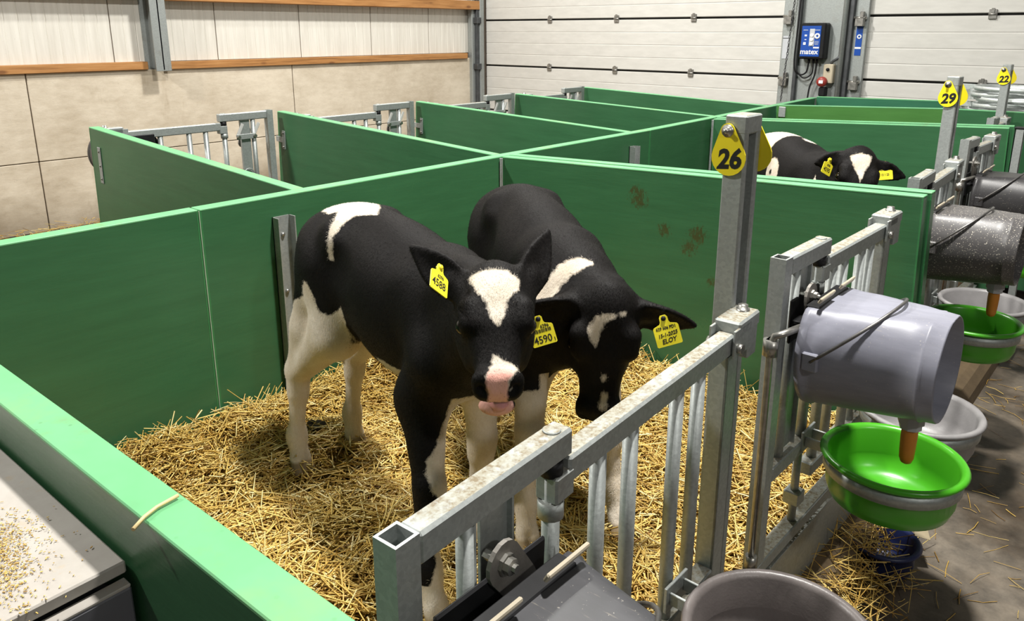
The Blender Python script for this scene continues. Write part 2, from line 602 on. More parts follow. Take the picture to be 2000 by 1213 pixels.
# steel column between the doors, with guide tracks on both sides
mb = MB()
mb.box((-2.74, YB - 0.02, 0), (-2.36, YB + 0.19, 5.1), c=0.004)
structure('trim_8', mb, M_STEEL)
mb = MB()
mb.box((-2.92, YB + 0.01, 0), (-2.80, YB + 0.055, 5.1), c=0.003)
mb.box((-2.80, YB - 0.05, 0), (-2.765, YB + 0.055, 5.1), c=0.003)
structure('trim_9', mb, M_STEEL)
mb = MB()
mb.box((-2.30, YB + 0.01, 0), (-2.19, YB + 0.055, 5.1), c=0.003)
mb.tube([(-2.36, YB - 0.05, 0), (-2.36, YB - 0.05, 5.1)], 0.022, 12)
structure('trim_10', mb, M_STEEL)
mb = MB()
mb.box((-2.335, YB - 0.03, 0), (-2.30, YB + 0.055, 5.1), c=0.003)
mb.box((-2.765, YB - 0.06, 0), (-2.735, YB + 0.02, 5.1), c=0.003)
structure('trim_11', mb, M_DARKSTEEL)
# roller brackets on the tracks
for x, zz in ((-2.86, (1.12, 1.66, 2.2)), (-2.245, (1.11, 1.64, 2.18))):
    for z in zz:
        r = thing('roller_bracket', 'steel roller bracket on the %s door track, at the %s door joint' % (('left', 'right')[x > -2.5], {0: 'lower', 1: 'upper', 2: 'topmost'}[zz.index(z)]), 'bracket', (x, YB + 0.01, z))
        MB().box((-0.035, -0.055, -0.05), (0.035, 0.0, 0.015), c=0.004).build('bracket_body', M_CLIP, r)
        MB().tube([(-0.05, -0.03, 0.02), (0.05, -0.03, 0.02)], 0.012, 10).build('roller', BOLT, r)
        MB().box((0.0, -0.05, 0.02), (0.03, -0.01, 0.07), c=0.003).build('bracket_arm', M_CLIP, r)
# door chain loop hanging beside the left track
mb = MB()
M_CHAIN = m_simple('chain_steel', (0.10, 0.10, 0.105, 1), 0.4, 0.8)
lk = MB()
k = 0
z = 0.95
while z < 2.05:
    pts = []
    for i in range(9):
        a = 2 * PI * i / 8
        u, w = 0.007 * math.cos(a), 0.015 * math.sin(a)
        pts.append((-2.78 - (2.05 - z) * 0.055 + (u if k % 2 else 0), YB - 0.085 + (0 if k % 2 else u), z + w))
    lk.tube(pts, 0.0028, 5, cap=False)
    z += 0.024
    k += 1
tag(lk.build('door_chain', M_CHAIN), 'thin dark link chain hanging beside the left door track', 'chain')

# door control box
M_BLUE = m_simple('blue_screen_print', srgb(30, 74, 158), 0.3, 0, 0.08, 4)
M_WHITE = m_simple('white_print', (0.80, 0.80, 0.80, 1), 0.4, 0, 0.03, 4)
M_GREYP = m_simple('grey_print', (0.50, 0.52, 0.55, 1), 0.4, 0, 0.03, 4)
M_BLKPR = m_simple('black_print', (0.012, 0.012, 0.012, 1), 0.5, 0, 0.03, 4)
RX = Matrix.Rotation(PI / 2, 4, 'X')      # XY drawing plane -> faces -Y
cb = thing('door_control_box', 'black control box with a blue panel on the steel door column', 'control box', (-2.585, YB - 0.02, 1.465))
MB().box((-0.115, -0.11, -0.15), (0.105, 0.0, 0.155), c=0.012).build('housing', BLACKP, cb)
pan = MB().box((-0.10, -0.116, -0.128), (0.066, -0.108, 0.130), c=0.002).build('front_panel', M_BLUE, cb)
MB().box((-0.030, -0.119, -0.04), (0.014, -0.115, 0.105), c=0.002).build('key_strip', M_GREYP, pan)
for z in (0.05, 0.015, -0.022):
    MB().lathe([(0.001, -0.002), (0.016, -0.002), (0.016, 0.004), (0.012, 0.006), (0.0, 0.006)], 14, M=Matrix.Translation((-0.008, -0.119, z)) @ RX).build('push_button', M_WHITE, pan)
MB().lathe([(0.010, 0.0), (0.024, 0.0), (0.024, 0.004), (0.010, 0.004), (0.010, 0.0)], 18, M=Matrix.Translation((0.038, -0.116, 0.045)) @ RX).build('dial_ring', M_WHITE, pan)
for x, z, w, h in ((-0.062, 0.05, 0.020, 0.014), (-0.062, 0.015, 0.016, 0.006), (-0.068, -0.018, 0.022, 0.022), (0.036, -0.052, 0.05, 0.012), (-0.066, 0.095, 0.04, 0.005), (0.036, 0.095, 0.045, 0.005), (0.036, 0.0, 0.036, 0.004), (0.036, -0.012, 0.036, 0.004), (0.036, -0.024, 0.03, 0.004)):
    MB().box((x - w / 2, -0.1175, z - h / 2), (x + w / 2, -0.1155, z + h / 2)).build('print_mark', M_WHITE if h > 0.0055 else M_GREYP, pan)
text_mesh('lettering', 'matex', 0.062, M_WHITE, pan, Matrix.Translation((-0.022, -0.1175, -0.088)) @ RX, bold=0.0012)
for x in (-0.04, 0.0, 0.03):
    MB().tube([(x, -0.05, -0.15), (x, -0.05, -0.185)], 0.011, 10).build('cable_gland', BLACKP, cb)
def hang(name, pts, r, mat, label, cat, sub=8):
    P = [Vector(p) for p in pts]
    out = []
    for i in range(len(P) - 1):
        p0, p1, p2, p3 = P[max(i - 1, 0)], P[i], P[i + 1], P[min(i + 2, len(P) - 1)]
        for k in range(sub):
            t = k / sub
            out.append(0.5 * ((2 * p1) + (p2 - p0) * t + (2 * p0 - 5 * p1 + 4 * p2 - p3) * t * t + (3 * p1 - p0 - 3 * p2 + p3) * t ** 3))
    out.append(P[-1])
    return tag(MB().tube(out, r, 7).build(name, mat), label, cat)
yk = YB - 0.07
hang('cable', [(-2.625, yk, 1.29), (-2.64, yk, 1.20), (-2.70, yk, 1.18), (-2.745, yk - 0.02, 1.26), (-2.742, yk - 0.02, 1.6), (-2.735, yk, 2.2)], 0.007, BLACKP, 'black cable looping from the control box up along the left track', 'cable')
hang('cable', [(-2.585, yk, 1.29), (-2.59, yk, 1.19), (-2.66, yk, 1.15), (-2.73, yk - 0.02, 1.22)], 0.006, BLACKP, 'short black cable drooping in a low loop beneath the control box', 'cable')
hang('cable', [(-2.555, yk, 1.29), (-2.565, yk, 1.17), (-2.60, yk, 1.05), (-2.61, yk, 0.80)], 0.007, BLACKP, 'black cable running straight down from the control box', 'cable')
# red industrial socket
so = thing('power_socket', 'beige industrial socket with a red plug on the door column', 'socket', (-2.44, YB - 0.02, 1.20))
M_BEIGE = m_simple('beige_plastic', srgb(178, 168, 146), 0.5)
M_RED = m_simple('red_plastic', srgb(150, 52, 44), 0.45)
MB().box((-0.045, -0.07, -0.09), (0.04, 0, 0.075), c=0.008).build('housing', M_BEIGE, so)
MB().lathe([(0.0, 0), (0.014, 0), (0.014, 0.012), (0.0, 0.012)], 12, M=Matrix.Translation((-0.004, -0.07, 0.03)) @ RX).build('switch_knob', BLACKP, so)
MB().lathe([(0.0, 0), (0.042, 0), (0.044, 0.03), (0.040, 0.05), (0.0, 0.052)], 20, M=Matrix.Translation((-0.04, -0.06, -0.075)) @ RX).build('red_plug', M_RED, so)
MB().box((-0.058, -0.115, -0.088), (-0.022, -0.111, -0.062)).build('plug_mark', M_WHITE, so)
MB().box((-0.06, -0.10, -0.20), (0.0, -0.03, -0.12), c=0.01).build('plug_body', BLACKP, so)
hang('conduit', [(-2.44, YB - 0.05, 1.28), (-2.42, YB - 0.055, 1.30), (-2.38, YB - 0.06, 1.325), (-2.37, YB - 0.05, 1.35)], 0.012, M_DARKSTEEL, 'short grey conduit bending from the socket to the track', 'conduit')
# stickers on the tracks
sk = thing('warning_sticker', 'tall blue sticker with white ring on the right door track', 'sticker', (-2.245, YB + 0.008, 1.475))
MB().box((-0.028, -0.002, -0.125), (0.024, 0.0, 0.115)).build('sticker_sheet', M_BLUE, sk)
MB().lathe([(0.009, 0.0), (0.019, 0.0), (0.019, 0.002), (0.009, 0.002), (0.009, 0)], 16, M=Matrix.Translation((0, -0.002, 0.03)) @ RX).build('sticker_ring', M_WHITE, sk)
MB().box((-0.027, -0.0035, -0.07), (0.023, -0.0015, -0.055)).build('sticker_stripe', M_WHITE, sk)
sk = thing('paper_sticker', 'pale grey printed sticker on the left door track', 'sticker', (-2.875, YB + 0.008, 1.41))
MB().box((-0.03, -0.002, -0.10), (0.028, 0, 0.10)).build('sticker_sheet', M_GREYP, sk)
MB().box((-0.032, -0.0035, 0.078), (0.03, -0.0015, 0.083)).build('sticker_line', M_BLKPR, sk)

# ================================================================== GREEN PARTITIONS
def panel(name, label, p0, p1, thick, z0top, z1top, mats, zb=0.06, group=None, lip=True, seam=None, side=1):
    """panel from p0 to p1 (xy, the face toward side*normal lies on the line); its top runs z0top -> z1top"""
    a, b = Vector((p0[0], p0[1], 0)), Vector((p1[0], p1[1], 0))
    d = b - a
    L = d.length
    ang = math.atan2(d.y, d.x)
    tilt = -math.atan2(z1top - z0top, L)
    mb = MB()
    H = z0top - zb
    t0, t1 = (0, thick) if side > 0 else (-thick, 0)
    # sheet body, then a lighter edge band around top and both ends with a shallow groove
    mb.box((0.004, t0, -H), (L - 0.004, t1, -0.004), 0)
    e = 0.0005
    w = thick
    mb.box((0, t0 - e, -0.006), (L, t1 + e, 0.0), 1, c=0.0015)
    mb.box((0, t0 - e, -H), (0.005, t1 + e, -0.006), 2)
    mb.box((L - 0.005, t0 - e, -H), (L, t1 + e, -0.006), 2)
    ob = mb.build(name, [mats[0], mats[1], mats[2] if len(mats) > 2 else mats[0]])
    ob.location = (a.x, a.y, z0top)
    ob.rotation_euler = (0, tilt, ang)
    return tag(ob, label, 'partition', group)

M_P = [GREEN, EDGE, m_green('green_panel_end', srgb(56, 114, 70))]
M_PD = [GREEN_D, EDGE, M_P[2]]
G = 'green pen partitions'
# spine between the two pen rows (runs away from the camera)
panel('spine_panel', 'green spine panel at the left frame edge, ending at a pale seam', (-2.118, -0.35), (-2.118, 1.025), 0.05, 1.05, 1.05, M_P, group=G, side=1)
panel('spine_panel', 'green spine panel behind the calves, between the pale seam and the second pen', (-2.118, 1.030), (-2.122, 3.50), 0.05, 1.05, 1.05, M_P, group=G, side=1)
panel('spine_panel', 'farthest green spine panel, running toward the grey doors', (-2.122, 3.505), (-2.23, 6.14), 0.05, 1.05, 1.05, M_P, group=G, side=1)
# pale sealing strip at the seam
tag(MB().box((-2.1185, 1.0265, 0.08), (-2.1165, 1.0290, 1.046)).build('seam_strip', m_simple('pale_sealant', srgb(150, 172, 146), 0.6)), 'thin pale vertical seam strip on the green spine panel', 'seam')
# near side partition in front of the calves (two sheets back to back)
panel('side_panel', 'nearest green partition, lower left, between the grey box and the straw', (-2.112, 0.256), (-0.43, 0.319), 0.046, 1.072, 1.072, M_P, group=G, side=-1)
# far side of the calf pen: two sheets
panel('side_panel', 'soiled green partition directly behind the second calf', (-2.112, 2.335), (-0.530, 2.358), 0.042, 1.05, 1.10, M_PD, group=G)
panel('side_panel', 'green partition backing the soiled one, its light edge showing just behind', (-2.112, 2.385), (-0.524, 2.420), 0.042, 1.052, 1.103, M_P, group=G)
panel('side_panel', 'green partition behind the third calf with a bright top edge', (-2.125, 4.21), (-0.655, 4.364), 0.042, 1.05, 1.10, M_P, group=G)
panel('side_panel', 'green partition doubled behind the one at the third calf', (-2.13, 4.262), (-0.644, 4.425), 0.042, 1.055, 1.105, M_P, group=G)
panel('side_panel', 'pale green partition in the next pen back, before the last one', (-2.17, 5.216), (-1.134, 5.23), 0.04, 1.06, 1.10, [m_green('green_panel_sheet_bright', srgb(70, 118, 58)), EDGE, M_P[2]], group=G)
panel('side_panel', 'dark green partition extending the pale one to the right', (-1.13, 5.23), (-0.55, 5.24), 0.04, 1.10, 1.105, M_P, group=G)
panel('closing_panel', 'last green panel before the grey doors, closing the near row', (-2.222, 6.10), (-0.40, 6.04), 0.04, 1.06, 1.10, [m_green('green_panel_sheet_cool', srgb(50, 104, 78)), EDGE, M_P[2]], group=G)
# partitions of the far row, toward the concrete wall
lab = ['nearest green partition of the wall-side row, grey-green face with a steel plate', 'second green partition of the wall-side row, meeting the spine at the pen crossing', 'third green partition of the wall-side row', 'fourth green partition of the wall-side row', 'farthest green partition of the wall-side row, below the door joint']
LEFT_P = []
for i, (ys_, ye_, ze_) in enumerate(((1.375, 1.347, 1.132), (2.345, 2.312, 1.131), (3.355, 3.313, 1.118), (4.34, 4.276, 1.11), (5.215, 5.118, 1.114))):
    xs = -2.17 if i < 3 else (-2.19 if i == 3 else -2.21)
    LEFT_P.append(panel('wall_side_panel', lab[i], (xs, ys_), (-3.74, ye_), 0.042, 1.05, ze_, M_P, group=G, side=-1))

# steel mounting profiles
def channel(name, label, x, y, z0, z1, w=0.05, dep=0.03, dirx=1, tilt=0.0):
    t = 0.004
    mb = MB()
    mb.box((0, -w / 2, 0), (t, w / 2, z1 - z0))
    mb.box((0, -w / 2, 0), (dep, -w / 2 + t, z1 - z0))
    mb.box((0, w / 2 - t, 0), (dep, w / 2, z1 - z0))
    th = thing(name, label, 'bracket', (x, y, z0), 0 if dirx > 0 else PI)
    mb.build('profile', PLATE, th)
    for z in (z1 - z0 - 0.06, (z1 - z0) * 0.6):
        MB().lathe([(0, 0), (0.007, 0), (0.007, 0.004), (0.004, 0.007), (0, 0.007)], 10, M=Matrix.Translation((t, 0, z)) @ Matrix.Rotation(PI / 2, 4, 'Y')).build('rivet', BOLT, th)
    return th
channel('mounting_channel', 'steel mounting channel on the green spine, left of the calf rump', -2.117, 1.292, 0.36, 0.985, w=0.062, dep=0.035)
channel('mounting_channel', 'steel mounting channel on the spine in the pen beyond', -2.121, 3.33, 0.40, 0.985, w=0.05, dep=0.035)
for nm, (x, y, z0) in (('steel corner strip where the spine meets the soiled partition', (-2.114, 2.330, 0.40)), ('steel corner strip at the spine behind the third calf', (-2.128, 4.205, 0.40)), ('steel corner strip at the last end panel', (-2.236, 6.092, 0.40))):
    tag(MB().box((x, y - 0.004, z0), (x + 0.010, y, 1.045), c=0.001).box((x, y - 0.010, z0), (x + 0.004, y, 1.045), c=0.001).build('corner_strip', PLATE), nm, 'corner strip')
tag(MB().box((-2.148, 5.2085, 0.98), (-2.10, 5.2155, 1.05), c=0.002).build('mounting_plate', PLATE), 'small steel plate on the pale partition near the spine', 'plate')
# flat strap on the nearest wall-side panel, hinge straps on the next ones
for i, p in enumerate(LEFT_P[:3]):
    M = p.matrix_basis
    if i == 0:
        b = MB().box((1.47, -0.0, -0.245), (1.50, 0.0035, -0.08), c=0.001)
        o = b.build('strap_plate', PLATE, p)
        for z in (-0.10, -0.165, -0.225):
            MB().lathe([(0, 0), (0.006, 0), (0.005, 0.003), (0, 0.004)], 8, M=Matrix.Translation((1.485, 0.0035, z)) @ Matrix.Rotation(-PI / 2, 4, 'X')).build('rivet', BOLT, o)
    else:
        b = MB().box((1.505, 0.0, -0.20), (1.53, 0.005, -0.10), c=0.001).box((1.52, 0.0, -0.165), (1.585, 0.006, -0.135), c=0.001)
        o = b.build('hinge_strap', GALV_CLEAN, p)
        for z in (-0.112, -0.188):
            MB().lathe([(0, 0), (0.007, 0), (0.006, 0.006), (0, 0.007)], 8, M=Matrix.Translation((1.517, 0.005, z)) @ Matrix.Rotation(-PI / 2, 4, 'X')).build('bolt', BOLT, o)

# ================================================================== GATES, POSTS, PAILS, BOWLS
def cyl(mb, c, axis, r, h, n=12, mi=0):
    """capped cylinder starting at c along axis"""
    ax = Vector(axis).normalized()
    return mb.tube([Vector(c), Vector(c) + ax * h], r, n, mi)

def capsule_poly(w, h, n=8):
    """rounded-end upright oval, centred at top hole"""
    pts = []
    for i in range(n + 1):
        a = PI * i / n
        pts.append((w * math.cos(a), w * math.sin(a)))
    for i in range(n + 1):
        a = PI + PI * i / n
        pts.append((w * 0.92 * math.cos(a), -h + w * 0.92 * math.sin(a)))
    return pts

M_FLAP = m_simple('worn_flap_steel', (0.23, 0.215, 0.195, 1), 0.55, 0.4, 0.25, 30, 0.1)

M_TIP = m_simple('pale_lever_tip', srgb(190, 190, 186), 0.45)
def gate(label, p0, p1, zt, zlow=0.34, detail=True, flap=0.35, group='galvanised pen gates', rod=False, left_s=0.31, latch=False):
    a, b = Vector((p0[0], p0[1], 0)), Vector((p1[0], p1[1], 0))
    d = b - a
    L = d.length
    g = thing('pen_gate', label, 'gate', (a.x, a.y, 0), math.atan2(d.y, d.x), group)
    T = 0.034
    pv = left_s * L
    MB().hollow((0, -T / 2, zlow), (T, T / 2, zt + 0.002), 0.004).build('gate_post', GALV_CLEAN, g)
    MB().box((T, -0.017, zt - 0.040), (pv + 0.026, 0.017, zt), c=0.004).build('upper_rail', GALV, g)
    mb = MB()
    mb.lathe([(0.0, 0.0028), (0.0115, 0.0028), (0.0125, 0.0018), (0.0125, -0.002)], 16, M=Matrix.Translation((pv, 0, zt)), smooth=False)
    mb.build('pivot_cap', GALV, g)
    mb = MB()
    mb.tube([(pv, 0, 0.60 if detail else 0.7), (pv, 0, zt - 0.05)], 0.0125, 12)
    mb.tube([(pv, 0, zt - 0.125), (pv, 0, zt - 0.10)], 0.018, 14)
    mb.build('pivot_bar', GALV_CLEAN, g)
    MB().tube([(pv, 0, zt - 0.062), (pv, 0, zt - 0.04)], 0.016, 14).build('pivot_bushing', BLACKP, g)
    # main rail, a little lower, to the hinge
    mb = MB()
    mb.box((pv - 0.012, -0.018, zt - 0.10), (pv + 0.03, 0.018, zt - 0.06), c=0.003)
    mb.box((pv + 0.02, -0.017, zt - 0.083), (L - 0.045, 0.017, zt - 0.043), c=0.004)
    mb.build('main_rail', GALV, g)
    # hinge strap around the rail end
    mb = MB()
    mb.box((L - 0.085, -0.026, zt - 0.05), (L + 0.012, 0.026, zt - 0.02), c=0.004)
    for s in (-1, 1):
        mb.box((L - 0.105, s * 0.0235 - 0.0025, zt - 0.085), (L - 0.03, s * 0.0235 + 0.0025, zt - 0.03), c=0.001)
    mb.box((L - 0.03, -0.024, zt - 0.11), (L + 0.01, 0.024, zt - 0.045), c=0.003)
    mb.build('hinge_strap', GALV, g)
    MB().lathe([(0.014, -0.002), (0.014, 0.003), (0.010, 0.003), (0.010, 0.011), (0.0, 0.012)], 8, M=Matrix.Translation((L - 0.012, 0, zt - 0.02))).build('hinge_bolt', BOLT, g)
    for s in (-1, 1):
        MB().tube([(L - 0.088, s * 0.024, zt - 0.068), (L - 0.088, s * 0.035, zt - 0.068)], 0.010, 6).build('hinge_bolt', BOLT, g)
    # pickets
    zb = 0.60
    for f in (0.130,):
        MB().tube([(f * L, 0, zb), (f * L, 0, zt - 0.042)], 0.0125, 12).build('picket', GALV_CLEAN, g)
    for f in (0.435, 0.535, 0.70, 0.79):
        MB().tube([(f * L, 0, 0.50), (f * L, 0, zt - 0.083)], 0.0125, 12).build('picket', GALV_CLEAN, g)
    # bearing plate with the stop flap
    u = 0.178 * L
    mb = MB().box((u - 0.022, -0.003, 0.62), (u + 0.030, 0.003, zt - 0.042), c=0.001)
    mb.box((u + 0.027, -0.012, 0.62), (u + 0.031, 0.003, zt - 0.042), c=0.001)
    pl = mb.build('bearing_plate', PLATE, g)
    Mf = Matrix.Translation((u - 0.014, -0.030, zt - 0.100)) @ Matrix.Rotation(PI / 2, 4, 'X') @ Matrix.Rotation(flap, 4, 'Z')
    fl = MB().prism(capsule_poly(0.028, 0.066)[::-1], -0.003, 0.003, M=Mf).build('stop_flap', M_FLAP, g)
    mb = MB()
    mb.lathe([(0.0, 0.018), (0.0055, 0.018), (0.0055, 0.013), (0.0105, 0.012), (0.0105, 0.004), (0.014, 0.005), (0.014, 0.0), (0.007, 0.0), (0.007, -0.03), (0.0, -0.03)], 8, M=Matrix.Translation((u - 0.014, -0.033, zt - 0.100)) @ Matrix.Rotation(PI / 2, 4, 'X'), smooth=False)
    mb.build('flap_bolt', BOLT, g)
    # end upright (U section)
    mb = MB()
    mb.box((0.885 * L, -0.016, zlow), (0.885 * L + 0.05, -0.012, zt - 0.083))
    mb.box((0.885 * L, -0.016, zlow), (0.885 * L + 0.004, 0.016, zt - 0.083))
    mb.box((0.885 * L + 0.046, -0.016, zlow), (0.885 * L + 0.05, 0.016, zt - 0.083))
    mb.build('end_upright', GALV_CLEAN, g)
    # bottom rails
    MB().box((T, -0.018, 0.575), (pv + 0.02, 0.018, 0.611), c=0.003).build('bottom_rail', GALV, g)
    MB().box((pv + 0.05, -0.018, 0.478), (0.885 * L, 0.018, 0.512), c=0.003).build('bottom_rail', GALV, g)
    MB().box((0.0, -0.018, zlow), (0.93 * L, 0.018, zlow + 0.034), c=0.003).build('threshold_rail', GALV, g)
    mb = MB().tube([(pv, 0, 0.36), (pv, 0, 0.60)], 0.010, 10)
    mb.box((pv - 0.02, -0.02, 0.425), (pv + 0.02, 0.02, 0.460), c=0.003)
    mb.build('drop_bolt', PLATE, g)
    if latch:
        zl = zt - 0.125
        mb = MB().box((u - 0.045, 0.014, zl - 0.014), (u + 0.065, 0.020, zl + 0.014), c=0.002)
        lb = mb.build('latch_bar', GALV_CLEAN, g)
        for q in (u - 0.036, u + 0.056):
            MB().lathe([(0.0, 0.012), (0.009, 0.012), (0.009, 0.0), (0.0, 0.0)], 8, M=Matrix.Translation((q, 0.020, zl)) @ Matrix.Rotation(-PI / 2, 4, 'X'), smooth=False).build('bolt', BOLT, lb)
            M = Matrix.Translation((q, 0.008, zl)) @ Matrix.Rotation(-0.5, 4, 'Y')
            MB().box((-0.009, -0.004, 0.0), (0.009, 0.004, 0.075), c=0.003, M=M).build('lever', M_TIP, lb)
        pts = [(u + 0.012 + 0.030 * math.cos(2 * PI * i / 16), 0.016, zl - 0.20 + 0.030 * math.sin(2 * PI * i / 16)) for i in range(17)]
        MB().tube(pts, 0.0035, 6, cap=False).build('pull_ring', GALV_CLEAN, g)
    if rod:
        mb = MB()
        mb.tube([(-0.022, -0.010, 0.37), (-0.022, -0.010, 0.925), (-0.024, -0.018, 0.945), (-0.015, -0.03, 0.95), (0.05, -0.045, 0.952)], 0.0075, 10)
        mb.tube([(-0.022, -0.010, 0.90), (-0.022, -0.010, 0.935)], 0.016, 12)
        mb.tube([(-0.022, -0.010, 0.385), (-0.022, -0.010, 0.415)], 0.013, 12)
        mb.box((-0.03, -0.02, 0.925), (0.0, 0.0, 0.935), c=0.001)
        mb.build('latch_rod', BOLT, g)
    return g

gate('galvanised gate nearest the camera, closing the calf pen left of post 26', (-0.538, 0.415), (-0.590, 1.355), 1.050, flap=0.6, rod=False)
gate('galvanised gate right of post 26, carrying the light grey pail', (-0.585, 1.485), (-0.573, 2.215), 1.100, flap=0.25, rod=True)
gate('galvanised gate just beyond the soiled partition, left of post 29', (-0.625, 2.62), (-0.652, 3.31), 1.100, flap=0.25)
gate('galvanised gate right of post 29 with a black pail', (-0.70, 3.66), (-0.680, 4.17), 1.108, rod=True)
gate('farthest galvanised gate of the near row, beside post 22', (-0.808, 4.77), (-0.800, 5.16), 1.100)
for i, (yp, yh, z) in enumerate(((2.265, 1.40, 1.142), (3.268, 2.42, 1.122), (4.235, 3.40, 1.118), (5.085, 4.36, 1.122))):
    gate(['wall-side galvanised gate between the first and second green partitions', 'wall-side galvanised gate between the second and third green partitions', 'wall-side galvanised gate between the third and fourth green partitions', 'farthest wall-side galvanised gate, next to the last partition'][i], (-3.725, yp), (-3.735, yh), z, left_s=0.32, group='galvanised gates on the wall side', latch=True)

# kick plates along the foot of the near gates
for lb, (xa, ya), (xb, yb) in (('long galvanised kick plate under the nearest gate', (-0.565, 0.36), (-0.600, 1.33)), ('galvanised kick plate under the gate with the light grey pail', (-0.600, 1.44), (-0.585, 2.33)), ('galvanised kick plate beyond the soiled partition', (-0.64, 2.45), (-0.70, 4.34))):
    d = Vector((xb - xa, yb - ya, 0))
    th = tag(MB().box((0, -0.004, 0.10), (d.length, 0.004, 0.305), c=0.001).box((0, -0.022, 0.298), (d.length, 0.004, 0.306), c=0.001).build('kick_plate', PLATE), lb, 'kick plate')
    th.location = (xa, ya, 0)
    th.rotation_euler = (0, 0, math.atan2(d.y, d.x))
M_CURB = m_concrete('dirty_curb', srgb(70, 58, 42), srgb(112, 94, 68), False)
def curb_sec():
    return [(-0.71, 0), (-0.50, 0), (-0.505, 0.06), (-0.53, 0.10), (-0.56, 0.115), (-0.71, 0.115)]
Mx = Matrix(((1, 0, 0, 0), (0, 0, 1, 0), (0, 1, 0, 0), (0, 0, 0, 1)))
structure('trim_12', MB().prism(curb_sec(), -0.6, 4.4, M=Mx), M_CURB)

# ------------------------------------------------------------------ posts with number tags
M_YEL = m_simple('yellow_tag_plastic', srgb(246, 226, 40), 0.38, 0, 0.06, 5)
def teardrop(r=0.034, top=0.050, rt=0.014, n=14):
    """outline: round bottom centred at 0,0 and a small round top at (0, top)"""
    al = math.asin((r - rt) / top)
    pts = []
    for i in range(n + 1):
        a = -PI - al + (PI + 2 * al) * i / n
        pts.append((r * math.cos(a), r * math.sin(a)))
    for i in range(n // 2 + 1):
        a = al + (PI - 2 * al) * i / (n // 2)
        pts.append((rt * math.cos(a), top + rt * math.sin(a)))
    return pts
def post(label, x, y, zt, front, back, lean=(0, 0), size=1.0, rotz=0.0):
    p = thing('number_post', label, 'post', (x, y, 0.0), rot=(lean[0], lean[1], rotz), group='numbered gate posts')
    w, dp = 0.042 * size, 0.066 * size
    mb = MB()
    # channel section open toward the aisle (+X), closed by a cap at the top
    mb.box((-w / 2, -dp / 2, 0.02), (w / 2, -dp / 2 + 0.016, zt), c=0.003)
    mb.box((-w / 2 + 0.001, -dp / 2 + 0.012, 0.02), (w / 2 - 0.018, dp / 2 - 0.012, zt - 0.001))
    mb.box((-w / 2, dp / 2 - 0.016, 0.02), (w / 2, dp / 2, zt), c=0.003)
    mb.box((-w / 2 - 0.0006, -dp / 2 - 0.0006, zt - 0.034), (w / 2 + 0.0006, dp / 2 + 0.0006, zt + 0.001), c=0.003)
    mb.build('post_profile', GALV, p)
    for txt, s, nm in ((front, -1, 'front'), (back, 1, 'back')):
        if txt is None:
            continue
        M = Matrix.Translation((-0.008 * 1 if s < 0 else 0.010, s * (dp / 2 + 0.003), zt - 0.078)) @ (Matrix.Rotation(PI / 2, 4, 'X') if s < 0 else Matrix.Rotation(PI, 4, 'Z') @ Matrix.Rotation(PI / 2, 4, 'X'))
        M = M @ Matrix.Rotation(0.10 * -s, 4, 'Z')
        tg = MB().prism(teardrop(), 0.0, 0.0025, M=M).build('number_tag', M_YEL, p)
        text_mesh('digits', txt, 0.050, M_BLKPR, tg, M @ Matrix.Translation((0, -0.004, 0.0027)), 0.0003, 0.20, 0.95, bold=0.0019)
        mb = MB()
        mb.lathe([(0.0, 0.014), (0.005, 0.014), (0.005, 0.006), (0.0085, 0.006), (0.0085, 0.0035), (0.012, 0.0035), (0.012, 0.002)], 12, M=M @ Matrix.Translation((0, 0.050, 0)))
        mb.build('tag_bolt', BOLT, p)
    return p
post('tall galvanised post with a yellow tag numbered 26', -0.630, 1.372, 1.400, '26', '27', lean=(0.0, 0.0))
post('galvanised post farther back with a yellow tag numbered 29', -0.700, 3.33, 1.385, '29', '30')
post('farthest galvanised post with a small yellow tag numbered 22', -0.835, 5.20, 1.368, '22', '23')
# slim end profile of the partition at the third calf, and a bar behind it
for lb, x, y, h in (('slim galvanised end profile beside the third partition', -0.615, 4.40, 1.095), ('slim galvanised upright at the right frame edge', -0.56, 4.62, 1.12)):
    e = thing('end_profile', lb, 'post', (x, y, 0))
    MB().box((-0.018, -0.02, 0.02), (-0.014, 0.02, h)).box((-0.018, -0.02, 0.02), (0.018, -0.016, h)).box((-0.018, 0.016, 0.02), (0.018, 0.02, h)).build('profile', GALV_CLEAN, e)
    MB().box((-0.022, -0.024, h), (0.022, 0.024, h + 0.01), c=0.004).build('black_cap', BLACKP, e)

# ------------------------------------------------------------------ teat pails hung on their side
def m_pail(name, col, specks=0.0):
    t = NT(name)
    v = t.coords()
    n = t.noise(t.coords(scale=(2, 9, 9)), 6, 6, 0.65)
    lo = tuple(c * 0.88 for c in col[:3]) + (1,)
    hi = tuple(c * 1.1 for c in col[:3]) + (1,)
    c = t.ramp(n, [(0.3, lo), (0.7, hi)])
    s = t.ramp(t.noise(v, 260, 2, 0.5), [(0.70 - specks * 0.06, BW(0)), (0.73 - specks * 0.06, BW(1))])
    c = t.mix(t.math('MULTIPLY', s, 0.35 + 0.5 * specks), c, srgb(205, 198, 184))
    scr = t.ramp(t.noise(t.coords(scale=(3, 40, 40)), 5, 4, 0.7), [(0.64, BW(0)), (0.72, BW(1))])
    c = t.mix(t.math('MULTIPLY', scr, 0.25), c, srgb(180, 170, 150))
    t.color(c)
    t.set(Roughness=0.42, Specular_IOR_Level=0.45)
    MATS[name] = t.m
    return t.m
M_TEAT = m_simple('orange_rubber_teat', srgb(205, 132, 46), 0.4, 0, 0.1, 20)
M_TAB = m_simple('pale_worn_tab', srgb(176, 166, 146), 0.6)
